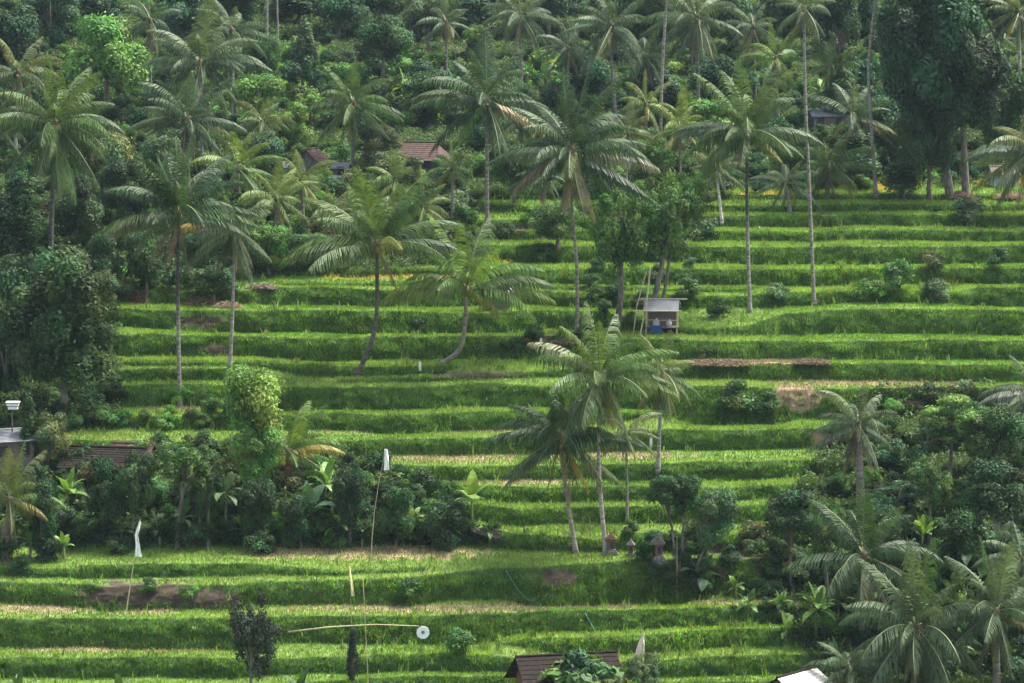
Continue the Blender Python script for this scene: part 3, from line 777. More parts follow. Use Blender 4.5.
palm(572, 152, 80, 577, 335, 'tall shaggy coconut palm with a long thin dark trunk, above the hillside centre', 'dark', 28, 3, 5, [(572, 210), (577, 270)], .16, 84, -36, (.7, .68, .66),
     extra=[(14, 0, 1.05, (.17, .17, .12)), (14, 180, 1.0, 'grey'), (28, 5, 1.0, 'grey'), (-16, 175, .9, (.15, .12, .09)), (82, 0, 1, 'dark')])
palm(543, 176, 34, 543, 238, 'short crowned palm on a straight pale trunk, left behind the tall shaggy palm', 'dark', 15, 2, 0, None, .13, 40, -50, (1.15, 1.15, 1.15), Yoff=0)
palm(486, 100, 68, 487, 227, 'drooping palm with reddish heart on thick grey trunk, left of the tall shaggy one', 'dark', 26, 2, 6, [(487, 160)], .20, 84, -50, (.8, .76, .76),
     extra=[(28, 178, 1.05, 'olive'), (-16, 3, .95, (.22, .17, .08)), (14, 182, 1.05, 'green')])
palm(747, 130, 70, 750, 313, 'tall palm with fresh green top, trunk dark above, pale below, on the right terraces', 'green', 28, 1, 6, [(747, 210)], .17, 84, -40, (1, 1, 1), two=True,
     extra=[(28, 180, 1.05, 'grey'), (14, 0, 1.05, 'grey'), (14, 184, 1.0, 'grey'), (70, 10, 1.05, 'yellow'), (70, 120, 1, 'fresh')])
palm(804, 8, 40, 814, 303, 'very tall slim palm, small crown at the top edge, trunk ending on the right terraces', 'grey', 20, 1, 2, [(805, 90), (809, 180)], .16, 70, -60, (.85, .85, .85))
palm(880, -36, 40, 876, 195, 'very tall bare leaning trunk cut by the top edge, before the big dark tree', 'grey', 18, 0, 0, [(869, 60), (871, 120)], .17, 70, -40, (.8, .8, .8))
palm(670, -40, 44, 661, 168, 'very tall grey trunk rising out of the top edge between two palm crowns', 'grey', 18, 0, 0, [(664, 40), (661, 110)], .18, 70, -40, (.95, .93, .88))
palm(612, 26, 50, 617, 128, 'coconut palm with an even round crown at the top edge, above the shaggy palm', 'blue', 25, 1, 3, [(612, 70)], .20, 80, -52, (.75, .75, .75))
palm(697, 18, 58, 699, 118, 'wide palm with long drooping fronds at the top edge, right of the grey trunk', 'grey', 27, 1, 4, None, .20, 80, -60, (.7, .7, .7))
palm(520, 14, 46, 522, 100, 'half hidden palm with whitish arching fronds at the top edge, above the reddish hearted palm', 'grey', 22, 1, 2, None, .18, 75, -50, (.8, .8, .8))
palm(753, 26, 38, 756, 112, 'palm with a dead grey skirt of hanging fronds at the top edge', 'grey', 18, 8, 0, None, .17, 70, -55, (.7, .7, .7))
palm(853, 116, 52, 851, 182, 'small blue green palm with thin arching fronds, left of the big dark tree', 'blue', 20, 1, 0, None, .16, 80, -30, (.7, .7, .7))
palm(828, 166, 46, 827, 200, 'stubby palm sitting low behind the top terrace, left of the leaning trunk', 'green', 22, 2, 0, None, .22, 80, -40, (.45, .42, .4))
palm(786, 182, 42, 790, 214, 'low palm with one long pale frond beside the tall slim trunk on the upper terraces', 'grey', 16, 2, 0, None, .16, 60, -40, (.7, .7, .7))
palm(1034, 150, 64, 1036, 225, 'palm half cut by the right edge, long pale fronds over the top terrace', 'olive', 24, 2, 2, None, .18, 80, -50, (.8, .8, .8), extra=[(28, 180, 1.05, 'grey'), (14, 185, 1.05, 'grey')])
palm(1019, 12, 42, 1021, 160, 'palm in the top right corner with a pale trunk and brown hanging fronds', 'olive', 20, 4, 0, None, .19, 70, -65, (1.1, 1.1, 1.1))
palm(984, 44, 40, 986, 130, 'thin fronded palm showing behind the right side of the big dark tree', 'blue', 18, 1, 0, None, .15, 70, -55)
palm(1034, 392, 56, 1040, 470, 'palm cut by the right edge, its fronds reaching over the middle terraces', 'grey', 22, 2, 0, None, .17, 80, -40, extra=[(28, 180, 1, 'grey'), (14, 190, 1, (.14, .15, .12))])
palm(858, 424, 54, 861, 505, 'ragged grey palm with a thick shaggy trunk, on the bare slope at right', 'grey', 20, 6, 0, None, .30, 84, -30, (.8, .76, .72), extra=[(14, 180, .95, 'blue'), (-74, 30, .9, (.2, .16, .1)), (-74, 200, .9, (.2, .17, .12))])
palm(864, 556, 72, 862, 628, 'dark fronded palm below the ragged grey palm, wide low fronds reaching left', 'dark', 24, 4, 0, None, .24, 84, -34, (.6, .56, .52), extra=[(14, 180, 1.1, 'grey'), (28, 0, 1.1, 'grey')])
palm(916, 628, 84, 915, 700, 'large low palm with silvery upright fronds in the lower right corner', 'grey', 30, 5, 0, None, .30, 84, -34, (.7, .65, .6), extra=[(-16, 0, 1.0, 'grey'), (-16, 182, 1.0, 'grey'), (82, 30, 1, 'fresh'), (82, 170, 1, 'grey')])
palm(996, 612, 72, 997, 700, 'upright palm with grey drooping fronds at the right edge beside the large low palm', 'grey', 27, 5, 0, None, .28, 84, -40, (.7, .66, .62), extra=[(82, 180, 1, 'green'), (70, 180, 1, 'grey')])
palm(1022, 560, 50, 1030, 640, 'dark palm half cut by the right edge above the upright grey palm', 'blue', 20, 2, 0, None, .22, 80, -40)
palm(850, 668, 46, 852, 712, 'small palm with thin pale fronds by the metal roof in the lower right', 'blue', 16, 2, 0, None, .16, 65, -20, (.6, .6, .55), extra=[(28, 175, 1.1, 'grey')])
palm(9, 500, 58, 6, 562, 'squat palm at the left edge with upright yellow green fronds and a withered brown one', 'olive', 20, 2, 0, None, .25, 84, -20, (.5, .45, .4), extra=[(14, 20, .8, (.30, .20, .09)), (28, 0, 1.0, 'fresh'), (82, 20, .95, 'yellow')])
palm(288, 452, 52, 287, 492, 'young palm with reddish leaf bases and one orange tipped frond beside the bright yellow tree', 'fresh', 16, 1, 0, None, .18, 80, -20, (.9, .5, .35), extra=[(28, 0, 1.05, (.24, .20, .05)), (70, 20, 1.1, 'fresh'), (70, 200, 1, 'green')])
palm(55, 124, 70, 50, 262, 'heavy coconut palm with clustered nuts and long hanging fronds in the upper left', 'green', 36, 3, 16, [(53, 180)], .24, 84, -66, (.45, .43, .42), extra=[(-55, -40, 1.1, 'fresh'), (-55, -90, 1.05, 'fresh'), (28, 0, 1, 'grey'), (28, 180, 1, 'green')])
palm(200, 64, 66, 202, 178, 'tall feathery palm high in the upper left, above the tight topped one', 'grey', 28, 2, 3, None, .20, 84, -45, (.8, .8, .8), extra=[(28, 0, 1, 'grey'), (14, -8, 1.05, 'grey')])
palm(186, 120, 58, 190, 226, 'dark crowned palm between the feathery palm and the tight topped palm', 'dark', 26, 3, 0, None, .20, 84, -20, (.6, .6, .6), extra=[(14, 180, 1, 'grey'), (14, 0, 1, 'grey')])
palm(238, 168, 52, 240, 236, 'bright arching palm right of the dark crowned palm in the upper left', 'fresh', 20, 2, 0, None, .18, 75, -40)
palm(18, 72, 46, 15, 170, 'yellow green palm behind the heavy coconut palm at the left edge', 'olive', 20, 3, 3, None, .2, 75, -50)
palm(-8, 118, 50, -12, 240, 'dark palm cut by the left edge beside the heavy coconut palm', 'dark', 20, 2, 0, None, .2, 75, -55)
palm(232, 30, 42, 234, 120, 'distant pale fronded palm in the upper left against the dark wood', 'blue', 20, 1, 0, None, .18, 75, -50)
palm(353, 103, 50, 353, 172, 'mid sized coconut palm with star like crown, standing before the red tiled roof', 'green', 26, 1, 5, None, .18, 82, -60, (.6, .58, .56), extra=[(14, 0, 1, 'grey'), (14, 180, .95, 'grey')])
Y_ = 'young yellow green palm '
for (u, v, r, bu, bv, tone, lab) in [
    (276, 198, 40, 276, 262, 'yellow', Y_ + 'with loose fronds right of the withered one'),
    (302, 182, 36, 304, 236, 'yellow', Y_ + 'below the pinkish roof'),
    (330, 214, 34, 332, 262, 'olive', 'olive palm crown tucked left behind the curved dark trunk'),
    (424, 206, 40, 426, 256, 'yellow', Y_ + 'right behind the broad curved palm'),
    (396, 182, 34, 398, 230, 'fresh', 'fresh green young palm below the red tiled roof'),
    (452, 168, 34, 453, 222, 'fresh', 'fresh green feathery palm left of the thick grey trunk'),
    (522, 118, 40, 524, 190, 'dark', 'dark half hidden palm between the shaggy palm and the reddish hearted one'),
    (646, 104, 36, 646, 168, 'yellow', Y_ + 'left of the tall grey trunk'),
    (680, 128, 38, 680, 186, 'yellow', Y_ + 'with pale nuts right of the tall grey trunk'),
    (628, 134, 34, 626, 192, 'olive', 'olive palm behind the right fronds of the shaggy palm'),
    (716, 168, 34, 722, 222, 'olive', 'small palm on a very pale straight trunk left of the fresh topped palm'),
    (776, 58, 36, 778, 118, 'fresh', 'small fresh palm below the dead skirted one'),
    (830, 66, 32, 831, 130, 'fresh', 'small palm with upright fronds behind the slim tall trunk'),
    (262, 122, 34, 262, 178, 'olive', 'small dim palm above the bright arching one'),
    (150, 20, 40, 151, 100, 'blue', 'bluish palm at the top left edge behind the round bright tree'),
    (568, 48, 34, 568, 118, 'blue', 'small bluish palm left of the even round crown'),
    (446, 22, 32, 447, 86, 'grey', 'small grey palm at the top edge left of centre'),
    (645, 56, 34, 646, 118, 'blue', 'small bluish palm between the even round crown and the grey trunk'),
    ]:
    white = 'very pale' in lab
    palm(u, v, r, bu, bv, lab, tone, 18, 2, 2 if 'nuts' in lab else 0, None, .14 if white else .15, 80, -45, (2.1, 2.1, 2.1) if white else (.8, .78, .74))
# bare trunks whose crowns are above the frame
for (u, v, bu, bv, w, lab) in [(267, -30, 267, 76, .18, 'straight grey palm trunk left of the cone shaped tree, its crown above the top edge'),
                               (357, -26, 358, 33, .17, 'short visible grey palm trunk between two dark trees at the top edge'),
                               (408, -36, 412, 45, .17, 'pale leaning palm trunk right of the rounded climbing tree at the top edge'),
                               (276, -40, 278, 46, .14, 'thin dark palm trunk next to the straight grey one at the top edge')]:
    palm(u, v - 10, 38, bu, bv, lab, 'blue', 16, 0, 0, None, w, 70, -30, (.9, .9, .9))

# ================================================================== BROADLEAF TREES
tree('tall', 0, 130, 232, 412, 63, 424, 'dark', 'large dense dark tree with dusty olive patches left of the terraces', r=.3)
tree('round', 78, 122, 262, 312, 88, 330, 'olive', 'reddish olive bushy crown against the right side of the large dense tree')
tree('round', 60, 154, 4, 104, 108, 118, 'bright', 'round bright green tree between palms in the upper left')
tree('round', 74, 128, 226, 292, 100, 300, 'deep', 'dark glossy tree behind the large dense one, on its left shoulder')
tree('round', 118, 172, 224, 290, 146, 302, 'dark', 'dark glossy tree next to the tight topped palm, at the head of the left terraces')
tree('cone', 12, 44, 380, 462, 28, 470, 'dark', 'narrow cone shaped tree beside the white birdhouse at the left edge')
tree('round', 28, 72, 402, 462, 48, 470, 'olive', 'bushy olive green tree right of the white birdhouse')
tree('round', 212, 294, 354, 456, 256, 508, 'yellow', 'bright yellow green bushy tree at the top of the lower left thicket')
tree('round', 228, 286, 420, 492, 262, 522, 'bright', 'lower green companion of the bright yellow tree')
tree('loose', 150, 222, 424, 500, 178, 545, 'mid', 'thin stemmed tree with pale bark in the lower left thicket')
tree('loose', 580, 660, 160, 290, 618, 322, 'mid', 'airy tree with dark forking limbs left of the bamboo hut', limbs=10, r=.26)
tree('loose', 624, 712, 158, 280, 652, 324, 'mid', 'airy tree with several tangled stems right behind the bamboo hut', limbs=10, r=.28)
tree('loose', 652, 712, 150, 246, 660, 318, 'bright', 'pale leaved climber crowned tree above the bamboo hut', limbs=7, r=.15)
tree('tall', 862, 985, -70, 140, 950, 196, 'blue', 'huge dark tree with twin trunks at the top right', r=.4, limbs=8)
tree('tall', 905, 1012, -10, 155, 966, 197, 'deep', 'dark spreading tree beside the huge twin trunked one', r=.35)
tree('tall', 888, 962, 60, 198, 930, 200, 'deep', 'dark ivy clad column of foliage under the huge tree')
tree('big', 800, 880, -50, 60, 846, 130, 'blue', 'dark bluish tree left of the huge twin trunked tree at the top edge')
tree('big', 955, 1040, -60, 50, 1000, 150, 'dark', 'dark broad tree filling the top right corner')
tree('cone', 284, 326, 8, 78, 303, 92, 'grey', 'loose cone shaped grey green tree at the top, left of centre')
tree('round', 354, 412, 4, 72, 384, 92, 'dark', 'rounded dark tree draped in climbers at the top, left of centre')
tree('round', 462, 486, 20, 46, 474, 60, 'bright', 'small tree with a yellowish top at the top edge, left of centre')
tree('round', 664, 708, 468, 524, 678, 572, 'dark', 'dark large leaved tree on a slim trunk by the brick shrines', limbs=6, r=.12)
tree('round', 642, 684, 470, 512, 680, 574, 'dark', 'dark leafy head left of the slim trunk by the brick shrines')
tree('round', 686, 742, 480, 560, 694, 580, 'grey', 'dusty grey green tree right of the brick shrines', limbs=7, r=.12)
tree('round', 760, 820, 482, 546, 793, 592, 'deep', 'round dark tree on a short trunk right of the shrine trees')
tree('loose', 218, 288, 574, 700, 252, 712, 'purple', 'blackish dark tree in front of the lower left terraces', limbs=14, r=.12)
tree('cone', 343, 363, 612, 690, 353, 700, 'purple', 'slim blackish shrub tree near the white disc on the bamboo')
tree('layer', 892, 962, 402, 470, 928, 490, 'mid', 'feathery layered tree at right beside the bare slope')
tree('layer', 916, 986, 384, 440, 948, 500, 'bright', 'light green layered tree behind the feathery one at right')
tree('round', 958, 1030, 390, 470, 995, 500, 'dark', 'dense dark tree at the right edge below the terraces')
tree('loose', 900, 960, 440, 520, 930, 545, 'mid', 'forked tree with reddish stems at right, above the bananas')
tree('round', 960, 1034, 450, 530, 1000, 560, 'deep', 'very dark tree at the right edge above the bananas')
tree('layer', 870, 930, 470, 512, 902, 545, 'blue', 'low spreading dark tree right of the thick shaggy trunk')
tree('large_leaf', 536, 628, 653, 712, 585, 752, 'mid', 'large leaved tree crown in front of the dark tiled roof at the bottom', name='breadfruit_tree')
tree('large_leaf', 560, 600, 645, 690, 580, 756, 'blue', 'upper clump of large dark leaves in front of the dark tiled roof', name='breadfruit_tree')
tree('loose', 618, 668, 640, 705, 650, 716, 'grey', 'wispy grey green shrub tree below the cream flag', limbs=8)
tree('cone', 944, 972, 556, 610, 958, 640, 'yellow', 'yellow green bushy tree between the two silvery palms at lower right')
tree('round', 190, 236, 256, 300, 212, 306, 'dark', 'low dark tree behind the straw heap')
for (k, u0, u1, v0, v1, bu, bv, t, lab) in [
    ('round', 84, 130, 446, 512, 106, 540, 'deep', 'very dark tree in the thicket below the mossy roof'), ('round', 112, 160, 436, 500, 134, 545, 'deep', 'dark tree hung with climbers right of the mossy roof'),
    ('loose', 186, 232, 440, 512, 208, 545, 'dark', 'thin dark tree between the pale barked tree and the bright yellow one'), ('round', 232, 282, 470, 530, 258, 548, 'deep', 'low dark tree under the bright yellow tree'),
    ('round', 326, 372, 458, 520, 350, 540, 'deep', 'dark tree just left of the tall thin flag pole'), ('round', 276, 322, 486, 532, 300, 549, 'deep', 'dark low tree behind the broad leaved plant'),
    ('round', 372, 420, 478, 530, 396, 546, 'dark', 'dark low tree just right of the tall thin flag pole'), ('round', 20, 66, 470, 540, 40, 560, 'deep', 'dark tree behind the bright green banana at the left edge'),
    ('round', 420, 470, 492, 540, 446, 548, 'deep', 'dark low tree left of the yellow leaved banana at the thicket end'),
    ('loose', 800, 850, 480, 550, 826, 600, 'mid', 'light tree between the round dark tree and the dark fronded palm'), ('round', 930, 990, 500, 560, 960, 600, 'dark', 'dark tree behind the paddle leaved banana'),
    ('round', 868, 916, 500, 560, 892, 590, 'deep', 'very dark tree right of the dark fronded palm'), ('round', 996, 1040, 520, 590, 1020, 620, 'deep', 'very dark tree behind the dark edge palm')]:
    v1 += 22
    tree(k, u0, u1, v0, v1, bu, bv, t, lab)
# the wood at the top of the hill
DW = 'dense dark tree in the wood along the top edge'
for q, (u, v, hw, hh, tone, lab) in enumerate([
    (14, 34, 34, 40, 'deep', 'dark tree in the top left corner'), (50, 8, 30, 34, 'blue', 'bluish dark tree at the top edge right of the corner tree'),
    (86, -6, 26, 30, 'deep', 'dark tree above the round bright tree'), (182, 10, 30, 34, 'blue', 'bluish tree behind the high feathery palm'),
    (234, 4, 32, 34, 'deep', 'dark tree at the top edge above the distant pale palm'), (262, 56, 20, 30, 'mid', 'mid green tree left of the straight grey trunk'),
    (300, -8, 34, 26, 'deep', 'dark tree above the cone shaped tree'), (338, 4, 28, 26, 'blue', 'dark tree above the small upper bank'),
    (380, -8, 30, 24, 'deep', 'dark tree above the climber draped tree'), (430, 12, 28, 36, 'grey', 'grey green tree right of the leaning pale trunk'),
    (470, 2, 30, 30, 'blue', 'bluish tree at the top edge behind the small yellowish one'), (548, -2, 30, 34, 'deep', 'dark tree at the top edge between two palms'),
    (584, 70, 26, 32, 'blue', 'bluish tree behind the trunk of the even round palm'), (650, 8, 30, 40, 'deep', 'dark tree left behind the tall grey trunk'),
    (652, 78, 30, 30, 'blue', 'dark bluish tree low behind the tall grey trunk'), (730, 4, 28, 40, 'blue', 'bluish tree between the wide palm and the dead skirted one'),
    (722, 78, 30, 30, 'blue', 'dark bluish tree under the wide crowned palm'), (786, 10, 26, 40, 'deep', 'dark tree right of the dead skirted palm'),
    (840, 90, 24, 26, 'dark', 'dark tree under the bluish one at top right'), (20, 118, 30, 40, 'deep', 'dark tree behind the heavy coconut palm'),
    (100, 152, 32, 44, 'olive', 'olive tree below the round bright tree'), (126, 184, 30, 38, 'deep', 'deep green tree left of the tight topped palm'),
    (14, 214, 32, 46, 'deep', 'dark tree at the left edge beneath the heavy palm'), (80, 204, 28, 36, 'deep', 'dark tree right beneath the heavy palm'),
    (258, 96, 26, 26, 'bright', 'bright tree on the right of the high feathery palm'), (292, 124, 24, 26, 'bright', 'bright green tree above the pinkish roof'),
    (308, 102, 20, 18, 'bright', 'low bright tree under the upper bank'), (262, 150, 24, 26, 'grey', 'grey tree left of the pinkish roof'),
    (430, 92, 30, 30, 'dark', 'dark tree behind the upper banana plant'), (378, 140, 22, 24, 'olive', 'olive tree left of the red tiled roof'),
    (450, 178, 26, 26, 'grey', 'grey green tree below the red tiled roof'), (395, 168, 26, 20, 'olive', 'olive bush tree in front of the red tiled roof'),
    (512, 168, 24, 30, 'dark', 'dark tree right of the thick grey trunk'), (556, 218, 26, 24, 'mid', 'mid green tree under the shaggy palm'),
    (604, 172, 28, 30, 'mid', 'mid green tree right under the shaggy palm'), (700, 120, 30, 24, 'bright', 'bright bushy tree left of the fresh topped palm'),
    (650, 156, 26, 24, 'yellow', 'yellow flowering tree below the tall grey trunk'), (792, 150, 24, 30, 'dark', 'dark tree behind the right fronds of the fresh topped palm'),
    (856, 152, 30, 28, 'grey', 'grey green tree right of the stubby palm'), (890, 130, 28, 40, 'blue', 'bluish tree left under the huge dark tree'),
    (1004, 112, 30, 44, 'dark', 'dark tree at the right edge behind the pale fronds'), (696, 190, 20, 18, 'dark', 'dark bushy tree left of the very pale trunk'),
    (900, 176, 24, 18, 'dark', 'low dark tree at the foot of the huge tree'), (170, 148, 26, 30, 'grey', 'grey green tree behind the dark crowned palm'),
    (30, 290, 34, 50, 'deep', 'very dark tree at the left edge behind the large dense one'), (6, 350, 26, 50, 'deep', 'dark tree at the left edge below the very dark one'),
    (236, 210, 24, 24, 'dark', 'dark tree behind the palm with the withered frond'), (206, 250, 22, 24, 'deep', 'dark tree between the two left terrace palms'),
    (270, 244, 24, 22, 'bright', 'bright bushy tree above the left terraces'), (312, 246, 24, 20, 'mid', 'green bushy tree left behind the broad curved palm'),
    (440, 236, 22, 22, 'olive', 'olive bushy tree right behind the broad curved palm'), (560, 100, 22, 22, 'dark', 'dark tree just above the shaggy palm')]):
    kind = ['round', 'big', 'cone', 'round'][q % 4]
    hw *= 1.18; hh *= 1.1
    tree(kind, u - hw, u + hw, v - hh, v + hh, u + random.uniform(-4, 4), v + hh + 3, tone, lab, group='trees of the upper wood')

# ================================================================== BANANAS
banana(68, 520, 62, 'bright', 'bright green banana plant with upright leaves at the left of the thicket', 10, 0, .42, spread=.8)
banana(64, 560, 34, 'bright', 'small banana sucker below the bright green banana', 5, 0, .4, spread=.4)
banana(138, 520, 48, 'bright', 'narrow banana plant with one light leaf in the dark thicket', 6, 0, .4, yellow=1, spread=.6)
banana(200, 530, 84, 'mid', 'tall thin banana with one tall yellow leaf and brown hanging skirt', 7, 0, .50, yellow=1, spread=.5)
banana(226, 528, 70, 'grey', 'grey leaved banana beside the tall thin one', 8, 0, .5)
banana(308, 530, 62, 'blue', 'broad leaved plant with a pale upright leaf left of the bamboo flag pole', 7, 0, .28, wide=1.5, spread=.8)
banana(326, 505, 58, 'bright', 'light banana plant left behind the tall bamboo flag pole', 7, 0, .34, wide=1.2, spread=.7)
banana(398, 520, 40, 'bright', 'low banana with glowing yellow leaves right of the tall flag pole', 8, 0, .3, yellow=1)
banana(412, 530, 36, 'yellow', 'yellowish low banana at the right of the glowing one', 7, 0, .3)
banana(472, 532, 66, 'bright', 'single banana with a yellow upright leaf at the right end of the thicket', 6, 0, .5, yellow=1, spread=.7, wide=1.2)
banana(406, 108, 44, 'bright', 'pale upper hillside banana beside the climber draped tree', 8, 0, .4)
banana(438, 112, 52, 'blue', 'bluish banana high on the hill right of the pale one', 9, 0, .45)
banana(455, 106, 44, 'mid', 'mid green banana high on the hill, rightmost of three', 9, 0, .4)
banana(62, 34, 30, 'blue', 'banana plant with pale leaves near the top left corner', 8, 0, .3)
banana(702, 592, 54, 'blue', 'broad bluish leaved plant under the shrine trees', 7, 0, .3, wide=1.7, spread=.9)
banana(816, 634, 62, 'bright', 'bright banana clump with drooping leaves left of the dark palm', 11, 0, .42)
banana(748, 614, 36, 'mid', 'small banana plant on the terrace edge below the dusty tree', 8, 0, .3)
banana(786, 640, 34, 'bright', 'low banana plant near the metal roof, left of the bright clump', 7, 0, .3)
banana(966, 590, 92, 'blue', 'tall banana with paddle leaves against the dark trees at right', 9, 0, .42, spread=.7)
banana(1002, 590, 84, 'grey', 'tall grey green banana next to the right edge', 10, 0, .42)
banana(922, 560, 60, 'bright', 'banana with one bright yellow upright leaf behind the silvery palm', 6, 0, .4, yellow=1, spread=.5)
banana(838, 672, 44, 'blue', 'bluish low banana by the metal roof', 9, 0, .3)
banana(20, 700, 44, 'dark', 'dark banana leaves rising at the bottom left corner', 8, 0, .25)
banana(122, 702, 36, 'grey', 'pale tipped leaves at the bottom edge, left', 8, 0, .2)
banana(164, 704, 36, 'dark', 'dark arching leaves at the bottom edge, left of the blackish tree', 8, 0, .2)
banana(300, 704, 52, 'blue', 'dark fan of narrow leaves at the bottom edge right of the blackish tree', 9, 0, .2, wide=.7)
for (u, v, lab) in [(760, 96, 'blue'), (820, 92, 'bright'), (812, 110, 'mid'), (640, 92, 'mid'), (545, 76, 'blue'), (575, 118, 'mid'), (210, 232, 'bright'), (200, 292, 'mid')]:
    banana(u, v + 12, 34, lab, 'small banana clump half hidden in the wood at the top of the hill', 9, 0, .35, group='bananas in the upper wood')

for (u, v, h, t) in [(104, 540, 46, 'mid'), (122, 546, 36, 'bright'), (160, 548, 44, 'grey'), (184, 540, 54, 'mid'), (244, 546, 40, 'bright'), (284, 545, 50, 'mid'), (340, 545, 48, 'bright'), (362, 548, 38, 'mid'),
                     (424, 545, 40, 'mid'), (446, 546, 44, 'bright'), (490, 545, 36, 'mid'), (30, 560, 44, 'mid')]:
    banana(u, v, h, t, 'green banana plant in front of the dark bushes of the lower left thicket', 6, random.uniform(-.1, .1), .42, spread=.75, group='bananas along the lower left thicket')
for (u, v, h, t) in [(780, 620, 40, 'mid'), (838, 622, 46, 'bright'), (880, 610, 52, 'mid'), (940, 600, 56, 'mid'), (900, 640, 44, 'bright'), (982, 596, 66, 'mid'), (960, 662, 42, 'mid'), (736, 600, 34, 'bright')]:
    banana(u, v, h, t, 'green banana plant in the tangle between the dark and silvery palms at lower right', 8, 0, .42, spread=.8, group='bananas at the lower right')

# ================================================================== SHRUBS
def poly_in(u, v, P):
    c = False; n = len(P)
    for i in range(n):
        x0, y0 = P[i]; x1, y1 = P[(i + 1) % n]
        if (y0 > v) != (y1 > v) and u < (x1 - x0) * (v - y0) / (y1 - y0) + x0: c = not c
    return c
SC = []
def scatter(P, n, r, tones, label, group, kinds=('bush',), name='shrub', gap=.62, hz=1.0):
    us = [p[0] for p in P]; vs = [p[1] for p in P]; got = []; tries = 0
    while len(got) < n and tries < n * 60:
        tries += 1
        u = random.uniform(min(us), max(us)); v = random.uniform(min(vs), max(vs))
        if not poly_in(u, v, P): continue
        rr = random.uniform(*r)
        if any(((u - a) ** 2 + ((v - b) * 1.6) ** 2) < (gap * (rr + c_)) ** 2 for a, b, c_ in got): continue
        got.append((u, v, rr))
    for (u, v, rr) in got:
        t = random.choice(tones)
        lab = label.replace('*', {'dark': 'dark', 'deep': 'very dark', 'mid': 'mid green', 'bright': 'light green', 'yellow': 'yellow green', 'blue': 'bluish green', 'grey': 'grey green', 'olive': 'olive'}[t])
        SC.append((u, v, rr, t, lab, group + ', ' + {'dark': 'dark', 'deep': 'very dark', 'mid': 'mid green', 'bright': 'light', 'yellow': 'yellow', 'blue': 'bluish', 'grey': 'grey', 'olive': 'olive'}[t], random.choice(kinds), hz, name))
scatter([(150, 495), (250, 500), (340, 490), (395, 495), (470, 505), (505, 545), (330, 552), (80, 556), (60, 520)], 52, (10, 19), ['dark', 'deep', 'deep', 'deep', 'mid'], '* shrub in the thicket along the lower left terrace', 'thicket shrubs on the lower left')
scatter([(80, 455), (150, 445), (220, 450), (330, 470), (330, 500), (80, 500)], 24, (12, 20), ['dark', 'mid', 'deep', 'olive'], '* bush behind the lower left thicket, under the bright yellow tree', 'bushes behind the lower left thicket')
scatter([(340, 470), (400, 470), (480, 500), (440, 525), (345, 520)], 14, (10, 18), ['dark', 'deep', 'mid'], '* bush around the foot of the tall flag pole', 'bushes round the tall flag pole')
scatter([(0, 430), (70, 455), (80, 560), (0, 575)], 22, (11, 20), ['deep', 'dark', 'deep', 'black'] [:3], '* shrub in the dark corner at the left edge, under the white roof', 'shrubs in the dark left corner')
scatter([(0, 330), (60, 405), (120, 400), (120, 430), (60, 440), (0, 440)], 16, (11, 18), ['dark', 'deep', 'mid'], '* bush at the foot of the large dense dark tree', 'bushes under the large dense tree')
scatter([(130, 406), (225, 402), (232, 436), (120, 440)], 11, (8, 14), ['mid', 'bright', 'olive'], '* bush on the grassy slope below the pale palm foot', 'bushes on the left slope')
scatter([(745, 530), (860, 520), (900, 600), (850, 650), (760, 620)], 40, (10, 18), ['mid', 'dark', 'olive', 'bright', 'grey'], '* shrub among the bananas left of the dark fronded palm', 'shrubs among the right hand bananas')
scatter([(880, 500), (1030, 500), (1030, 690), (860, 690)], 48, (12, 22), ['dark', 'deep', 'mid', 'grey', 'blue'], '* shrub beneath the silvery palms at the lower right', 'shrubs under the silvery palms')
scatter([(820, 440), (900, 400), (1030, 400), (1030, 500), (830, 500)], 34, (12, 20), ['dark', 'mid', 'blue', 'bright', 'olive'], '* bush under the layered trees at the right edge', 'bushes under the layered trees')
scatter([(0, 0), (1030, 0), (1030, 60), (0, 60)], 110, (11, 18), ['dark', 'deep', 'blue', 'mid'], '* bush between the trunks along the top edge', 'bushes along the top edge')
scatter([(640, 540), (740, 545), (745, 600), (690, 596), (640, 570)], 16, (8, 15), ['dark', 'mid', 'blue', 'olive'], '* bush around the shrine trees', 'bushes round the shrine trees')
scatter([(0, 60), (480, 60), (480, 130), (0, 150)], 95, (12, 20), ['dark', 'deep', 'mid', 'blue', 'bright'], '* bush in the upper left wood, above the tiled roofs', 'bushes of the upper left wood')
scatter([(480, 60), (880, 60), (880, 150), (480, 150)], 85, (12, 20), ['dark', 'deep', 'mid', 'blue', 'yellow'], '* bush in the upper wood behind the tall palms', 'bushes of the upper middle wood')
scatter([(0, 150), (240, 150), (240, 295), (0, 300)], 80, (13, 22), ['dark', 'deep', 'mid', 'olive'], '* bush in the wood above the left terraces', 'bushes above the left terraces')
scatter([(240, 160), (470, 160), (470, 258), (250, 272)], 62, (11, 18), ['mid', 'olive', 'yellow', 'grey', 'dark'], '* bush among the young yellow palms', 'bushes among the young palms')
scatter([(480, 150), (700, 150), (700, 200), (480, 195)], 34, (10, 16), ['mid', 'dark', 'bright', 'grey'], '* bush above the central terraces', 'bushes above the central terraces')
scatter([(700, 150), (1030, 150), (1030, 184), (700, 198)], 50, (9, 16), ['mid', 'dark', 'blue', 'grey'], '* bush along the head of the right terraces', 'bushes at the head of the right terraces')
scatter([(585, 255), (640, 240), (690, 250), (695, 318), (590, 330)], 15, (8, 13), ['grey', 'mid', 'dark'], '* bush around the bamboo hut', 'bushes round the bamboo hut')
scatter([(440, 340), (600, 336), (600, 352), (440, 355)], 8, (6, 10), ['mid', 'olive', 'dark'], '* low bush on the bank left of the thin dark trunk', 'low bushes on the central bank')
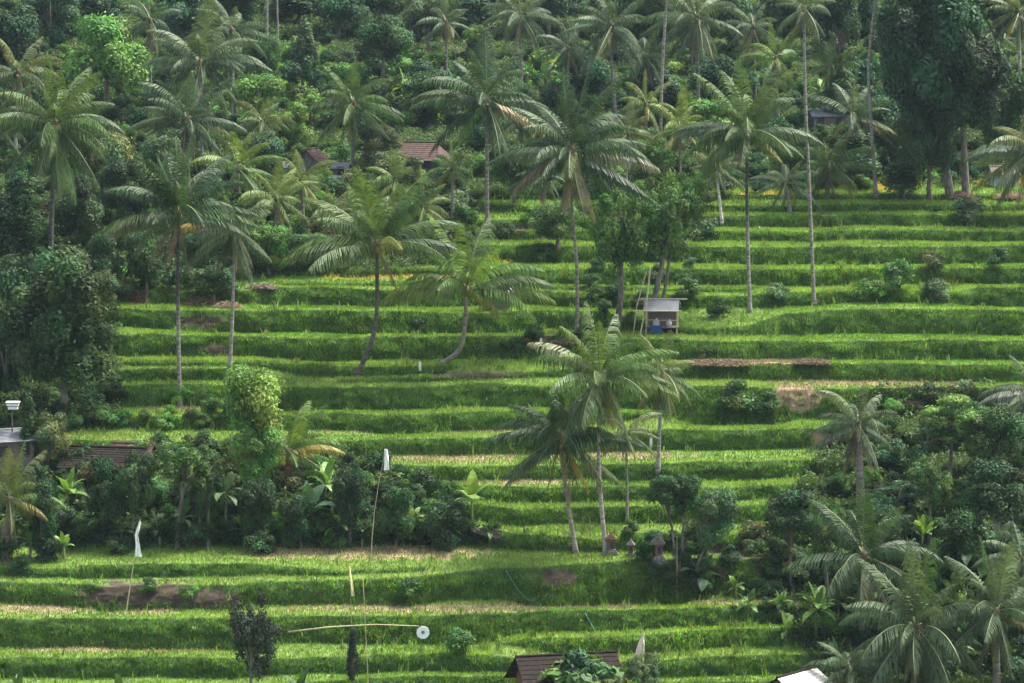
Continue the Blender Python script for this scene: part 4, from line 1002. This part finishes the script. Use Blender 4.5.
for (u, v, r, t, kind, lab) in [
    (735, 412, 24, 'mid', 'bush', 'broad mounded bush at the right end of the tall bank'), (768, 414, 17, 'mid', 'bush', 'mounded bush beside the pale cut slope'),
    (632, 536, 12, 'dark', 'bush', 'clipped dark bush crowning the squat brick shrine'), (618, 300, 13, 'dark', 'bush', 'dark bush left of the hut roof'),
    (900, 290, 22, 'mid', 'bush', 'bush on the weedy bank in the right terraces'), (870, 300, 17, 'bright', 'bush', 'light bush on the weedy bank in the right terraces'),
    (935, 300, 17, 'grey', 'bush', 'grey green bush with pale leaves on the weedy right bank'), (690, 302, 18, 'mid', 'bush', 'bush right beside the bamboo hut'),
    (720, 318, 15, 'dark', 'bush', 'dark bush at the foot of the fresh topped palm'), (780, 300, 14, 'grey', 'bush', 'grey bush between two trunks on the right terraces'),
    (705, 360, 10, 'olive', 'bush', 'small bush at the edge of the dry terrace'), (1000, 268, 16, 'dark', 'bush', 'dark bush on the upper right bank'),
    (935, 268, 14, 'olive', 'bush', 'reddish olive bush on the upper right bank'), (505, 240, 14, 'dark', 'bush', 'dark bush beside the ripe orange rice'),
    (540, 262, 15, 'dark', 'bush', 'round dark bush on the bank below the ripe rice'), (150, 596, 14, 'mid', 'bush', 'lone bush against the dark earth cut'),
    (190, 600, 12, 'bright', 'bush', 'light bush beside the dark earth cut'), (408, 596, 15, 'mid', 'bush', 'dark green bush on the weedy lower bank'),
    (455, 655, 20, 'mid', 'bush', 'bush right of the white disc on the bottom bank'), (535, 340, 12, 'mid', 'bush', 'bush near the brown vines under the thin dark trunk'),
    (420, 330, 9, 'dark', 'bush', 'small dark bush on the middle bank'), (530, 220, 9, 'bright', 'bush', 'feathery light bush by the narrow upper terraces'),
    (700, 240, 18, 'grey', 'bush', 'grey bush left of the upper right terraces'), (965, 222, 20, 'grey', 'bush', 'pale grey bush at the right of the upper terraces'),
    (700, 540, 20, 'olive', 'bush', 'dusty bush under the shrine trees'), (655, 575, 12, 'deep', 'bush', 'very dark bush below the thatched shrine'), (326, 178, 11, 'dark', 'bush', 'dark bush before the pinkish roofed house'),
    (292, 180, 9, 'mid', 'bush', 'bush before the low white house'), (438, 176, 12, 'dark', 'bush', 'dark bush at the right corner of the red tiled house'), (404, 178, 12, 'olive', 'bush', 'olive bush at the left corner of the red tiled house'), (642, 562, 8, 'mid', 'bush', 'small bush between the squat and the thatched shrine')]:
    shrub(u, v, r, t, lab, None, kind)
for (u, v, r, t, lab) in [(72, 474, 18, 'dark', 'dark bush in front of the left end of the mossy tiled roof'), (93, 476, 16, 'deep', 'very dark bush before the middle of the mossy tiled roof'),
    (118, 475, 19, 'mid', 'climber covered bush over the right half of the mossy tiled roof'), (144, 474, 17, 'dark', 'dark bush at the right end of the mossy tiled roof'), (84, 460, 10, 'olive', 'small olive bush behind the ridge of the mossy roof')]:
    shrub(u, v, r, t, lab)

SC.sort(key=lambda q: -q[2])
NI = 262
for q in SC[:NI]: shrub(*q)
Vm, Cm = [], []                                  # the smallest bushes, past what one could list, as one mass
for (u, v, rr, t, lab, grp, kd, hz, nm) in SC[NI:]:
    b = gp(u, v); r = rr / ppm(b.y); pm = random.choice(PROTO[kd]); pr = PR[kd]; k = r / pr[0]
    co = np.empty(len(pm.vertices) * 3); pm.vertices.foreach_get('co', co); co = co.reshape(-1, 3)
    tc = np.empty(len(pm.vertices) * 4); pm.color_attributes['tint'].data.foreach_get('color', tc); tc = tc.reshape(-1, 4)
    a = random.uniform(0, 6.28); Rz = np.array([[math.cos(a), -math.sin(a), 0], [math.sin(a), math.cos(a), 0], [0, 0, 1]])
    Vm.append(co @ Rz.T * k + np.array(b) + [0, 0, pr[1] * k * .72]); g = np.array(GREEN[t]) * random.uniform(.82, 1.2)
    tc[:, :3] *= g; Cm.append(tc)
if Vm:
    Vm = np.concatenate(Vm); Cm = np.concatenate(Cm); nq = len(Vm) // 4
    tag(link('shrubbery', mesh_np('shrubbery', Vm, np.arange(nq * 4), np.full(nq, 4), [M['blade']], None, Cm)), 'small leafy bushes filling the gaps of the woods and thickets', 'shrubbery', kind='stuff')

# ================================================================== BUILDINGS
def gable(name, u, v, w, d, hw, hr, rz, roofm, wallm, label, over=.35, cat='house', wins=1, sheet=None, z=0, hip=0.0):
    """gabled building: base centre on the ground at (u, v); w along the ridge, d across; wall height hw, roof rise hr (metres)"""
    b = gp(u, v) + Vector((0, 0, z)); t = empty(name, b); t.rotation_euler = (0, 0, R_(rz)); tag(t, label, cat)
    mb = MB(); mb.box((0, 0, hw / 2 - .3), (w, d, hw + .6))
    if hip < .1: mb.add([(-w / 2, -d / 2, hw), (-w / 2, d / 2, hw), (-w / 2, 0, hw + hr * .93), (w / 2, -d / 2, hw), (w / 2, d / 2, hw), (w / 2, 0, hw + hr * .93)], [(0, 2, 1), (3, 4, 5)])
    mb.build('wall', wallm, t)
    W, Dd = w / 2 + over, d / 2 + over; ze = hw - over * hr / (d / 2); hp = hip * w
    mb = MB(); rows = 9; cols = int(w / .22)
    for sgn in (-1, 1):                            # tile courses: each course overlaps the next as a small step
        for r in range(rows):
            f0, f1 = r / rows, (r + 1) / rows
            y0, y1 = sgn * Dd * (1 - f0), sgn * Dd * (1 - f1); z0 = ze + (hw + hr - ze) * f0 + .035; z1 = ze + (hw + hr - ze) * f1
            x0 = W - hp * f0; x1 = W - hp * f1
            mb.add([(-x0, y0, z0), (x0, y0, z0), (x1, y1, z1), (-x1, y1, z1), (-x0, y0, z0 - .05), (x0, y0, z0 - .05), (x1, y1, z1 - .05), (-x1, y1, z1 - .05)],
                   [(0, 1, 2, 3), (4, 7, 6, 5), (0, 4, 5, 1), (1, 5, 6, 2), (3, 2, 6, 7), (0, 3, 7, 4)], 1 if (sheet and sgn < 0) else 0)
    if hip: 
        for s in (-1, 1): mb.add([(s * W, -Dd, ze), (s * W, Dd, ze), (s * (W - hp), 0, hw + hr)], [(0, 1, 2)])
    rf = mb.build('roof', [roofm, sheet or roofm], t)
    mb = MB(); mb.tube([(-W + hp - .02, 0, hw + hr + .03), (W - hp + .02, 0, hw + hr + .03)], .09, 8); mb.build('ridge', roofm, rf)
    if wins:
        for x in (-w * .28, w * .28):
            mb = MB(); mb.box((x, -d / 2 - .03, hw * .55), (.8, .05, .9)); wf = mb.build('window', M['wood'], t)
            mb = MB(); mb.box((x, -d / 2 - .065, hw * .55), (.66, .03, .76)); mb.build('pane', M['dark'], wf)
        mb = MB(); mb.box((0, -d / 2 - .03, hw * .4), (.85, .06, hw * .8)); mb.build('door', M['wood'], t)
    return t
gable('tiled_house', 420, 171, 4.4, 4.0, 1.5, 1.35, -14, M['tile'], M['stone'], 'small house with a red tiled hipped roof, right of the star crowned palm', .5, hip=.22)
gable('tiled_house', 312, 172, 2.4, 2.4, 1.1, 1.2, 70, M['tile'], M['stone'], 'half hidden house with pinkish tiled roof, left of the star crowned palm', .3)
gable('white_house', 298, 174, 2.6, 2.2, .8, .35, 10, M['sheet'], M['paint'], 'low white house behind bushes, left of the pinkish roof', .3)
gable('white_house', 336, 174, 2.4, 2.2, .7, .3, -8, M['sheet'], M['paint'], 'low whitish shed at the foot of the star crowned palm', .25)
gable('shed', 827, 128, 3.4, 2.4, 1.4, .5, 8, M['sheet'], M['stone'], 'pale roofed shed half hidden behind the small bluish palm', .3)
gable('shed', 9, 462, 3.0, 3.0, 1.9, .55, 24, M['sheet'], M['stone'], 'shed with a shining white metal roof at the left edge', .35)
gable('tiled_house', 106, 469, 5.6, 3.2, .9, 1.1, -12, M['darktile'], M['stone'], 'old house with a dark mossy tiled roof in the lower left bushes', .4, z=-.35)
gable('tiled_house', 134, 462, 2.6, 2.0, .8, .6, -10, M['tile'], M['brick'], 'small reddish roofed annex behind the mossy tiled roof', .3)
gable('tiled_house', 566, 730, 5.4, 5.0, 3.7, 1.6, 14, M['darktile'], M['brick'], 'house with a dark brown tiled gable roof at the bottom edge', .7, z=-.3)
gable('shed', 796, 716, 3.4, 3.4, 1.8, 1.1, 50, M['darktile'], M['wood'], 'shed with a dark gable and white metal sheets at the bottom right', .5, sheet=M['wall'])
gable('shed', 1003, 186, 2.4, 1.8, 1.3, .6, 10, M['thatch'], M['sack'], 'small pinkish shed behind the head of the right terraces', .25, wins=0)

# grey field shelter by the hooked palm
b = gp(497, 310); t = empty('field_shelter', b); tag(t, 'low grey thatched field shelter on the bank right of the hooked palm', 'shelter')
for x in (-1.0, 1.0):
    for y in (-.5, .5):
        mb = MB(); mb.tube([(x, y, -.4), (x, y, 1.5)], .06, 6); mb.build('post', M['wood'], t)
mb = MB(); mb.box((0, -.55, .55), (1.9, .12, 1.2)); mb.build('side_mat', M['thatch'], t)
mb = MB(); mb.box((.2, -.45, 1.72), (2.7, 1.1, .10), 0, 0, 0, R_(24)); mb.box((.2, .48, 1.70), (2.7, 1.1, .10), 0, 0, 0, R_(-24)); mb.build('roof', M['sheet'], t)

# bamboo hut
b = gp(662, 334); s = ppm(b.y); t = empty('bamboo_hut', b); tag(t, 'open bamboo hut with a grey sheet roof and blue tarp, under the airy trees', 'hut'); t.rotation_euler = (0, 0, R_(-6))
for (x, y) in ((-1.25, -.8), (1.25, -.8), (-1.25, .8), (1.25, .8)):
    mb = MB(); mb.tube([(x, y, -.5), (x + random.uniform(-.04, .04), y, 2.15 + (.35 if y > 0 else 0))], .055, 7); mb.build('post', M['bamboo'], t)
mb = MB(); mb.box((0, 0, .62), (2.7, 1.8, .08)); mb.build('floor_deck', M['wood'], t)
for x in (-1.2, 0, 1.2):
    mb = MB(); mb.tube([(x, -.6, -.4), (x, -.6, .58)], .045, 6); mb.build('deck_leg', M['wood'], t)
mb = MB()
mb.box((-1.0, -.55, 2.42), (.95, 1.5, .03), 0, 0, 0, R_(33)); mb.box((-.05, -.56, 2.44), (.98, 1.5, .03), 0, 0, 0, R_(33)); mb.box((.92, -.55, 2.42), (1.0, 1.5, .03), 0, 0, 0, R_(33))
rf = mb.build('roof', M['sheet'], t)
mb = MB(); mb.box((0, .68, 2.42), (2.9, 1.35, .03), 0, 0, 0, R_(-33)); mb.build('rear_roof', M['sheet'], t)
for (y, z, x0, x1) in ((0.05, 2.88, -2.0, 2.1), (-1.17, 2.0, -2.3, 1.7), (.9, 2.45, -1.5, 1.5)):
    mb = MB(); mb.tube([(x0, y, z), (x1, y, z + .04)], .05, 6); mb.build('rail', M['bamboo'], t)
mb = MB(); mb.tube([(-1.25, -.82, 1.25), (1.25, -.82, 1.22)], .035, 6); mb.build('rail', M['bamboo'], t)
mb = MB(); mb.box((0, .78, 1.3), (2.4, .05, 1.4)); mb.build('back_screen', M['thatch'], t)
mb = MB(); mb.tube([(-1.9, -.9, -.2), (-1.35, -.6, 2.3), (-1.0, -.3, 5.6)], .06, 6); tag(link('bamboo_pole', mb.mesh('bamboo_pole', M['bamboo'])), 'long leaning bamboo pole against the left side of the bamboo hut', 'pole').location = b
mb = MB(); mb.tube([(-2.4, -.2, -.2), (-2.1, 0, 2.3), (-1.3, .2, 5.2)], .05, 6); tag(link('bamboo_pole', mb.mesh('bamboo_pole', M['bamboo'])), 'thinner bamboo pole leaning behind the long one, left of the hut', 'pole').location = b
g_ = MB(); 
g_.box((-.55, -.92, .52), (1.0, .06, .62), 0, 0, 0, .15); g_.box((-.25, -.95, .25), (.5, .05, .4), .1, 0, 0, .1)
tag(link('tarp', g_.mesh('tarp', M['blue'])), 'blue tarp hanging over the deck edge of the bamboo hut', 'tarp').location = b + Vector((0, -.05, 0))
for (x, z, r, lab) in ((-.5, .95, .28, 'pale blue sack on the left of the hut deck'), (.55, .92, .24, 'small pale sack on the right of the hut deck')):
    mb = MB(); mb.ball((0, 0, 0), r, 10, 8, 0, (1, .8, 1.25)); mb.ball((.04, 0, r * 1.2), r * .35, 8, 6)
    tag(link('sack', mb.mesh('sack', M['sack'], True)), lab, 'sack').location = b + Vector((x, -.3, z - .02))

# shrines
def shrine(u, v, h, label, roof='stone', rz=0):
    b = gp(u, v); t = empty('shrine', b); tag(t, label, 'shrine'); t.rotation_euler = (0, 0, R_(rz)); k = h / 2.2
    mb = MB(); mb.box((0, 0, .05 * k), (.95 * k, .95 * k, .7 * k)); mb.box((0, 0, .47 * k), (.78 * k, .78 * k, .14 * k)); mb.build('base', M['stone'], t)
    mb = MB(); mb.box((0, 0, .95 * k), (.58 * k, .58 * k, .84 * k)); mb.box((0, 0, 1.41 * k), (.74 * k, .74 * k, .1 * k)); bd = mb.build('body', M['brick'], t)
    mb = MB(); mb.box((0, -.30 * k, .98 * k), (.26 * k, .04 * k, .5 * k)); mb.build('niche', M['dark'], bd)
    mb = MB()
    for q in range(4): mb.box((0, 0, (1.52 + q * .15) * k), ((.95 - q * .24) * k, (.95 - q * .24) * k, .13 * k))
    mb.ball((0, 0, 2.14 * k), .09 * k, 8, 6); mb.build('roof', M[roof], t)
    return t
shrine(611, 555, 1.7, 'narrow brick shrine close right of the full crowned palm trunk', 'brick', 10)
shrine(631, 557, 1.3, 'squat brick shrine under the clipped dark bush', 'stone', -8)
shrine(658, 562, 2.0, 'brick shrine with dark thatched cap and round niche, left of the shrine trees', 'thatch', 14)

# ================================================================== POLES, FLAGS, HEAPS
def pole(u0, v0, u1, v1, r, label, name='bamboo_pole', bend=0.0, Yo=0, m='bamboo', pts=None):
    b = gp(u0, v0); Y = b.y + Yo; b = at(u0, v0, Y)
    P = [Vector((0, 0, -.3))] if v0 > v1 else []
    P.append(Vector((0, 0, 0)))
    e = at(u1, v1, Y) - b
    for f in (.25, .5, .75, 1): P.append(e * f + Vector((bend * 4 * f * (1 - f), 0, 0)))
    rr = [r * (1 - .6 * i / (len(P) - 1)) for i in range(len(P))]
    mb = MB(); mb.tube(P, rr, 7); o = link(name, mb.mesh(name, M[m], True)); o.location = b; tag(o, label, 'pole'); return b, e
def flag(b, e, pts, Wd, mt, label, name='flag'):
    """hanging cloth strip: pts = centre offsets (m) from the pole tip, Wd widths"""
    vs = []; fs = []
    for side, off in ((0, -.012), (1, .012)):
        for i, (p, w) in enumerate(zip(pts, Wd)):
            for q in range(4):
                f = q / 3 - .5
                vs.append((p[0] + f * w, off + .08 * math.sin(i * 1.3 + q * 2.1), p[1]))
    n = len(pts)
    for sd in range(2):
        for i in range(n - 1):
            for q in range(3):
                a = sd * n * 4 + i * 4 + q; fs.append((a, a + 1, a + 5, a + 4) if sd else (a, a + 4, a + 5, a + 1))
    for i in range(n - 1):
        for q in (0, 3):
            a = i * 4 + q; fs.append((a, a + 4, a + 4 + n * 4, a + n * 4))
    me = bpy.data.meshes.new(name); me.from_pydata(vs, [], fs); me.materials.append(M[mt]); me.update()
    o = link(name, me); o.location = b + e; tag(o, label, 'flag'); return o
b, e = pole(126, 613, 140, 521, .055, 'bamboo pole leaning right with a white flag on the lower left terrace')
flag(b, e, [(0, 0), (-.12, -.5), (-.28, -1.0), (-.18, -1.6), (-.15, -2.1), (-.12, -2.5)], [.12, .22, .22, .26, .36, .48], 'cloth', 'long white cloth flag hanging on the leaning bamboo pole, lower left')
b, e = pole(371, 566, 386, 449, .04, 'tall thin bamboo pole rising from the dry flat behind the thicket', bend=-.25)
flag(b, e, [(0, 0), (.02, -.5), (.03, -1.0), (.04, -1.5)], [.22, .3, .34, .38], 'cloth', 'short white cloth flag at the top of the tall thin bamboo pole')
b, e = pole(369, 700, 363, 578, .035, 'thin bare upright pole crossing the bottom terraces at left of centre')
b, e = pole(352, 640, 350, 566, .02, 'hidden thin cane holding the pale yellow streamer')
flag(b, e, [(-.05, 0), (0, -.7), (.12, -1.4), (.2, -2.1)], [.10, .16, .2, .2], 'yellow', 'narrow pale yellow streamer above the bottom terraces')
b0 = gp(282, 672); Y = b0.y
a1 = at(288, 632, Y); a2 = at(330, 627, Y); a3 = at(376, 624.5, Y); a4 = at(419, 626, Y)
mb = MB(); mb.tube([Vector((0, 0, 0)), a2 - a1, a3 - a1, a4 - a1], [.06, .05, .04, .025], 7)
o = link('bamboo_pole', mb.mesh('bamboo_pole', M['bamboo'], True)); o.location = a1; tag(o, 'long bamboo pole lying almost level above the bottom bank, ending at the white disc', 'pole')
for (uu, vv) in ((352, 626),):
    q = at(uu, vv, Y); mb = MB(); mb.tube([(0, 0, 0), (0, 0, -2.6)], .04, 6); o = link('prop_stick', mb.mesh('prop_stick', M['wood'])); o.location = q; tag(o, 'dark stick propping up the level bamboo pole', 'stick')
c = at(423, 632.5, Y); t = empty('disc_scarer', c); tag(t, 'round white disc with a grey centre hanging from the tip of the level bamboo pole', 'bird scarer')
mb = MB(); mb.tube([(0, -.03, 0), (0, .03, 0)], .43, 24); mb.build('disc', M['paint'], t)
mb = MB(); mb.tube([(0, -.05, .02), (0, -.035, .02)], .13, 9); mb.build('centre', M['sheet'], t)
mb = MB(); mb.tube([(-.15, 0, .42), (-.25, 0, .5)], .012, 5); mb.build('string', M['wood'], t)
b, e = pole(640, 706, 644, 632, .035, 'cane carrying the cream flag at the bottom')
flag(b, e, [(0, 0), (-.12, -.5), (-.2, -1.0), (-.28, -1.5)], [.04, .28, .5, .62], 'cream', 'cream pointed cloth flag near the dark tiled roof at the bottom')
b, e = pole(677, 598, 677, 536, .035, 'straight pale pole in front of the shrine trees')
for (u, v, h, lab) in ((420, 371, 9, 'small white marker stick between the two curved palms'), (541, 346, 8, 'small white marker stick left of the thin dark trunk'),
                       (651, 449, 12, 'small white marker stick left of the grey trunk behind the full crowned palm'), (700, 449, 0, '')):
    if not h: continue
    b = gp(u, v); s = ppm(b.y); mb = MB(); mb.box((0, 0, h / s / 2), (.20, .05, h / s)); mb.tube([(0, .06, -.3), (0, .06, h / s + .1)], .02, 5)
    o = link('marker', mb.mesh('marker', M['paint'])); o.location = b; tag(o, lab, 'marker')
# birdhouse
b = gp(13, 470); c = at(13, 405, b.y); t = empty('birdhouse', b); tag(t, 'white birdhouse on a thin post above the shining metal roof at the left edge', 'birdhouse')
mb = MB(); mb.tube([(0, 0, -.3), (0, 0, (c - b).z)], .05, 7); mb.build('post', M['wood'], t)
mb = MB(); mb.box(c - b + Vector((0, 0, .05)), (.85, .7, .16)); mb.box(c - b - Vector((0, 0, .2)), (.7, .6, .2)); mb.build('box', M['paint'], t)
mb = MB(); mb.box(c - b + Vector((0, 0, .22)), (1.0, .85, .05)); mb.build('roof', M['paint'], t)
# hose down the bank
def ground_line(pts, r, name, m, label, cat):
    P = [gp(u, v) + Vector((0, -.08, .10)) for u, v in pts]; b = P[0].copy()
    mb = MB(); mb.tube([p - b for p in P], r, 6); o = link(name, mb.mesh(name, M[m], True)); o.location = b; tag(o, label, cat)
ground_line([(506, 572), (512, 582), (518, 591), (524, 598), (531, 603)], .03, 'hose', 'hose', 'thin green hose running down the bank left of the bare earth patch', 'hose')
ground_line([(585, 614), (590, 623), (596, 634)], .03, 'hose', 'hose', 'short thin green hose on the bank below the full crowned palm', 'hose')
# straw heaps
def heap(u, v, wpx, hpx, label, tone=(.26, .20, .12)):
    b = gp(u, v); s = ppm(b.y); W, H = wpx / s / 2, hpx / s; n = 2600
    g = np.random.default_rng(int(u)); th = g.uniform(0, 6.28, n); ph = g.uniform(0, 1.5, n)
    p = np.stack([np.cos(th) * np.cos(ph) * W, np.sin(th) * np.cos(ph) * W * .6, np.sin(ph) * H * (.7 + .3 * np.sin(th * 3))], -1) * g.uniform(.8, 1.05, (n, 1))
    d = g.normal(0, 1, (n, 3)); d[:, 2] *= .35; d /= np.linalg.norm(d, axis=1)[:, None]; L = g.uniform(.2, .5, (n, 1))
    w = np.cross(d, g.normal(0, 1, (n, 3))); w /= np.linalg.norm(w, axis=1)[:, None]; w *= .022
    v4 = np.stack([p - d * L / 2 - w, p - d * L / 2 + w, p + d * L / 2 + w, p + d * L / 2 - w], 1)
    ca = np.ones((n, 4, 4)); ca[:, :, :3] = (np.array(tone) * g.uniform(.6, 1.35, (n, 1)))[:, None]
    o = link('straw_heap', mesh_np('straw_heap', v4.reshape(-1, 3), np.arange(4 * n), np.full(n, 4), [M['straw']], None, ca.reshape(-1, 4))); o.location = b
    tag(o, label, 'straw heap')
heap(202, 305, 42, 10, 'low brown straw heap on the top left terrace between two palm trunks'); heap(136, 302, 18, 12, 'reddish brown straw heap at the foot of the glossy tree', (.20, .11, .08))
heap(228, 308, 28, 6, 'flat spread of straw right of the low brown heap'); heap(962, 198, 28, 7, 'straw heap at the foot of the huge twin trunked tree', (.24, .17, .12)); heap(1012, 198, 36, 5, 'flat pale straw heap at the right end of the top terrace', (.30, .22, .15))
heap(566, 343, 38, 9, 'tangled brown brush heap under the thin dark trunk', (.15, .11, .09)); heap(262, 288, 30, 4, 'thin straw row on the bank above the curved dark trunk', (.24, .19, .14))
heap(720, 364, 60, 4, 'long thin row of dry cuttings on the middle right terrace', (.20, .15, .09)); heap(812, 363, 34, 4, 'short row of dry cuttings right of the long one', (.20, .16, .09))
# dead brush leaning out of the thicket, bean sticks
mb = MB()
for q in range(16):
    x = random.uniform(-.8, .8); mb.tube([(x - .9, 0, .6 + random.uniform(0, .4)), (x, random.uniform(-.3, .3), .35), (x + 1.1, 0, random.uniform(-.2, .15))], .022, 5)
o = link('dead_branch', mb.mesh('dead_branch', M['wood'])); o.location = gp(494, 544) + Vector((0, -.2, .3)); tag(o, 'pile of brown dead branches at the right end of the thicket', 'dead branches')
for q, (x0, lab) in enumerate(((551, 'thin bean stick left of the leaning palm foot'), (557, 'second thin bean stick from the left by the leaning palm'), (564, 'third thin bean stick near the leaning palm trunk'), (590, 'bean stick right of the leaning palm trunk'), (548, 'tallest bean stick with leafy top left of the palm foot'))):
    pole(x0, 551, x0 + random.uniform(-4, 2), 551 - [30, 42, 36, 30, 58][q], .03, lab, 'bean_stick', 0, 0, 'wood')

# ================================================================== SKY, SUN, AIR
w = bpy.data.worlds.new('World'); sc.world = w; w.use_nodes = True
nt = w.node_tree; nt.nodes.clear()
SE, SA = R_(62), R_(62)                         # sun height; bearing measured from +Y (behind the hill) towards +X
sky = nt.nodes.new('ShaderNodeTexSky'); sky.sky_type = 'NISHITA'; sky.sun_disc = False; sky.sun_elevation = SE; sky.sun_rotation = SA
sky.dust_density = 4.0; sky.air_density = 1.0; sky.ozone_density = 1.0
bg = nt.nodes.new('ShaderNodeBackground'); bg.inputs['Strength'].default_value = 0.11
hs = nt.nodes.new('ShaderNodeHueSaturation'); hs.inputs['Saturation'].default_value = .55
nt.links.new(sky.outputs[0], hs.inputs['Color']); nt.links.new(hs.outputs[0], bg.inputs['Color'])
wo = nt.nodes.new('ShaderNodeOutputWorld'); nt.links.new(bg.outputs[0], wo.inputs['Surface'])
sd = bpy.data.lights.new('sun', 'SUN'); so = link('sun', sd); sd.energy = 2.8; sd.angle = R_(14); sd.color = (1, .95, .84)
dirv = Vector((math.sin(SA) * math.cos(SE), math.cos(SA) * math.cos(SE), math.sin(SE)))
so.rotation_euler = dirv.to_track_quat('Z', 'Y').to_euler(); so.location = (0, 200, 200)

m, nt, out = mat('haze_air')
pv = nt.nodes.new('ShaderNodeVolumePrincipled'); pv.inputs['Density'].default_value = HAZE
pv.inputs['Color'].default_value = (.62, .80, .98, 1); pv.inputs['Anisotropy'].default_value = .2
nt.links.new(pv.outputs[0], out.inputs['Volume'])
mb = MB(); zt = float(Z.max()) + 25; zb = -25.0
mb.box((0, 560, (zt + zb) / 2), (2400, 2100, zt - zb))
hz_ = link('haze', mb.mesh('haze', m)); tag(hz_, 'thin pale haze in the air over the hillside', 'haze', kind='stuff')

vs = sc.view_settings; sc.display_settings.display_device = 'sRGB'
vs.view_transform = 'Standard'; vs.look = 'None'; vs.gamma = 1; vs.exposure = EXPO; vs.use_curve_mapping = False
cy = sc.cycles
cy.max_bounces = 6; cy.diffuse_bounces = 3; cy.glossy_bounces = 2; cy.transmission_bounces = 4; cy.volume_bounces = 0; cy.transparent_max_bounces = 4
cy.use_denoising = True; cy.use_adaptive_sampling = True; cy.adaptive_threshold = 0.02
try: cy.volume_step_rate = 1.0; cy.volume_unbiased = False
except Exception: pass
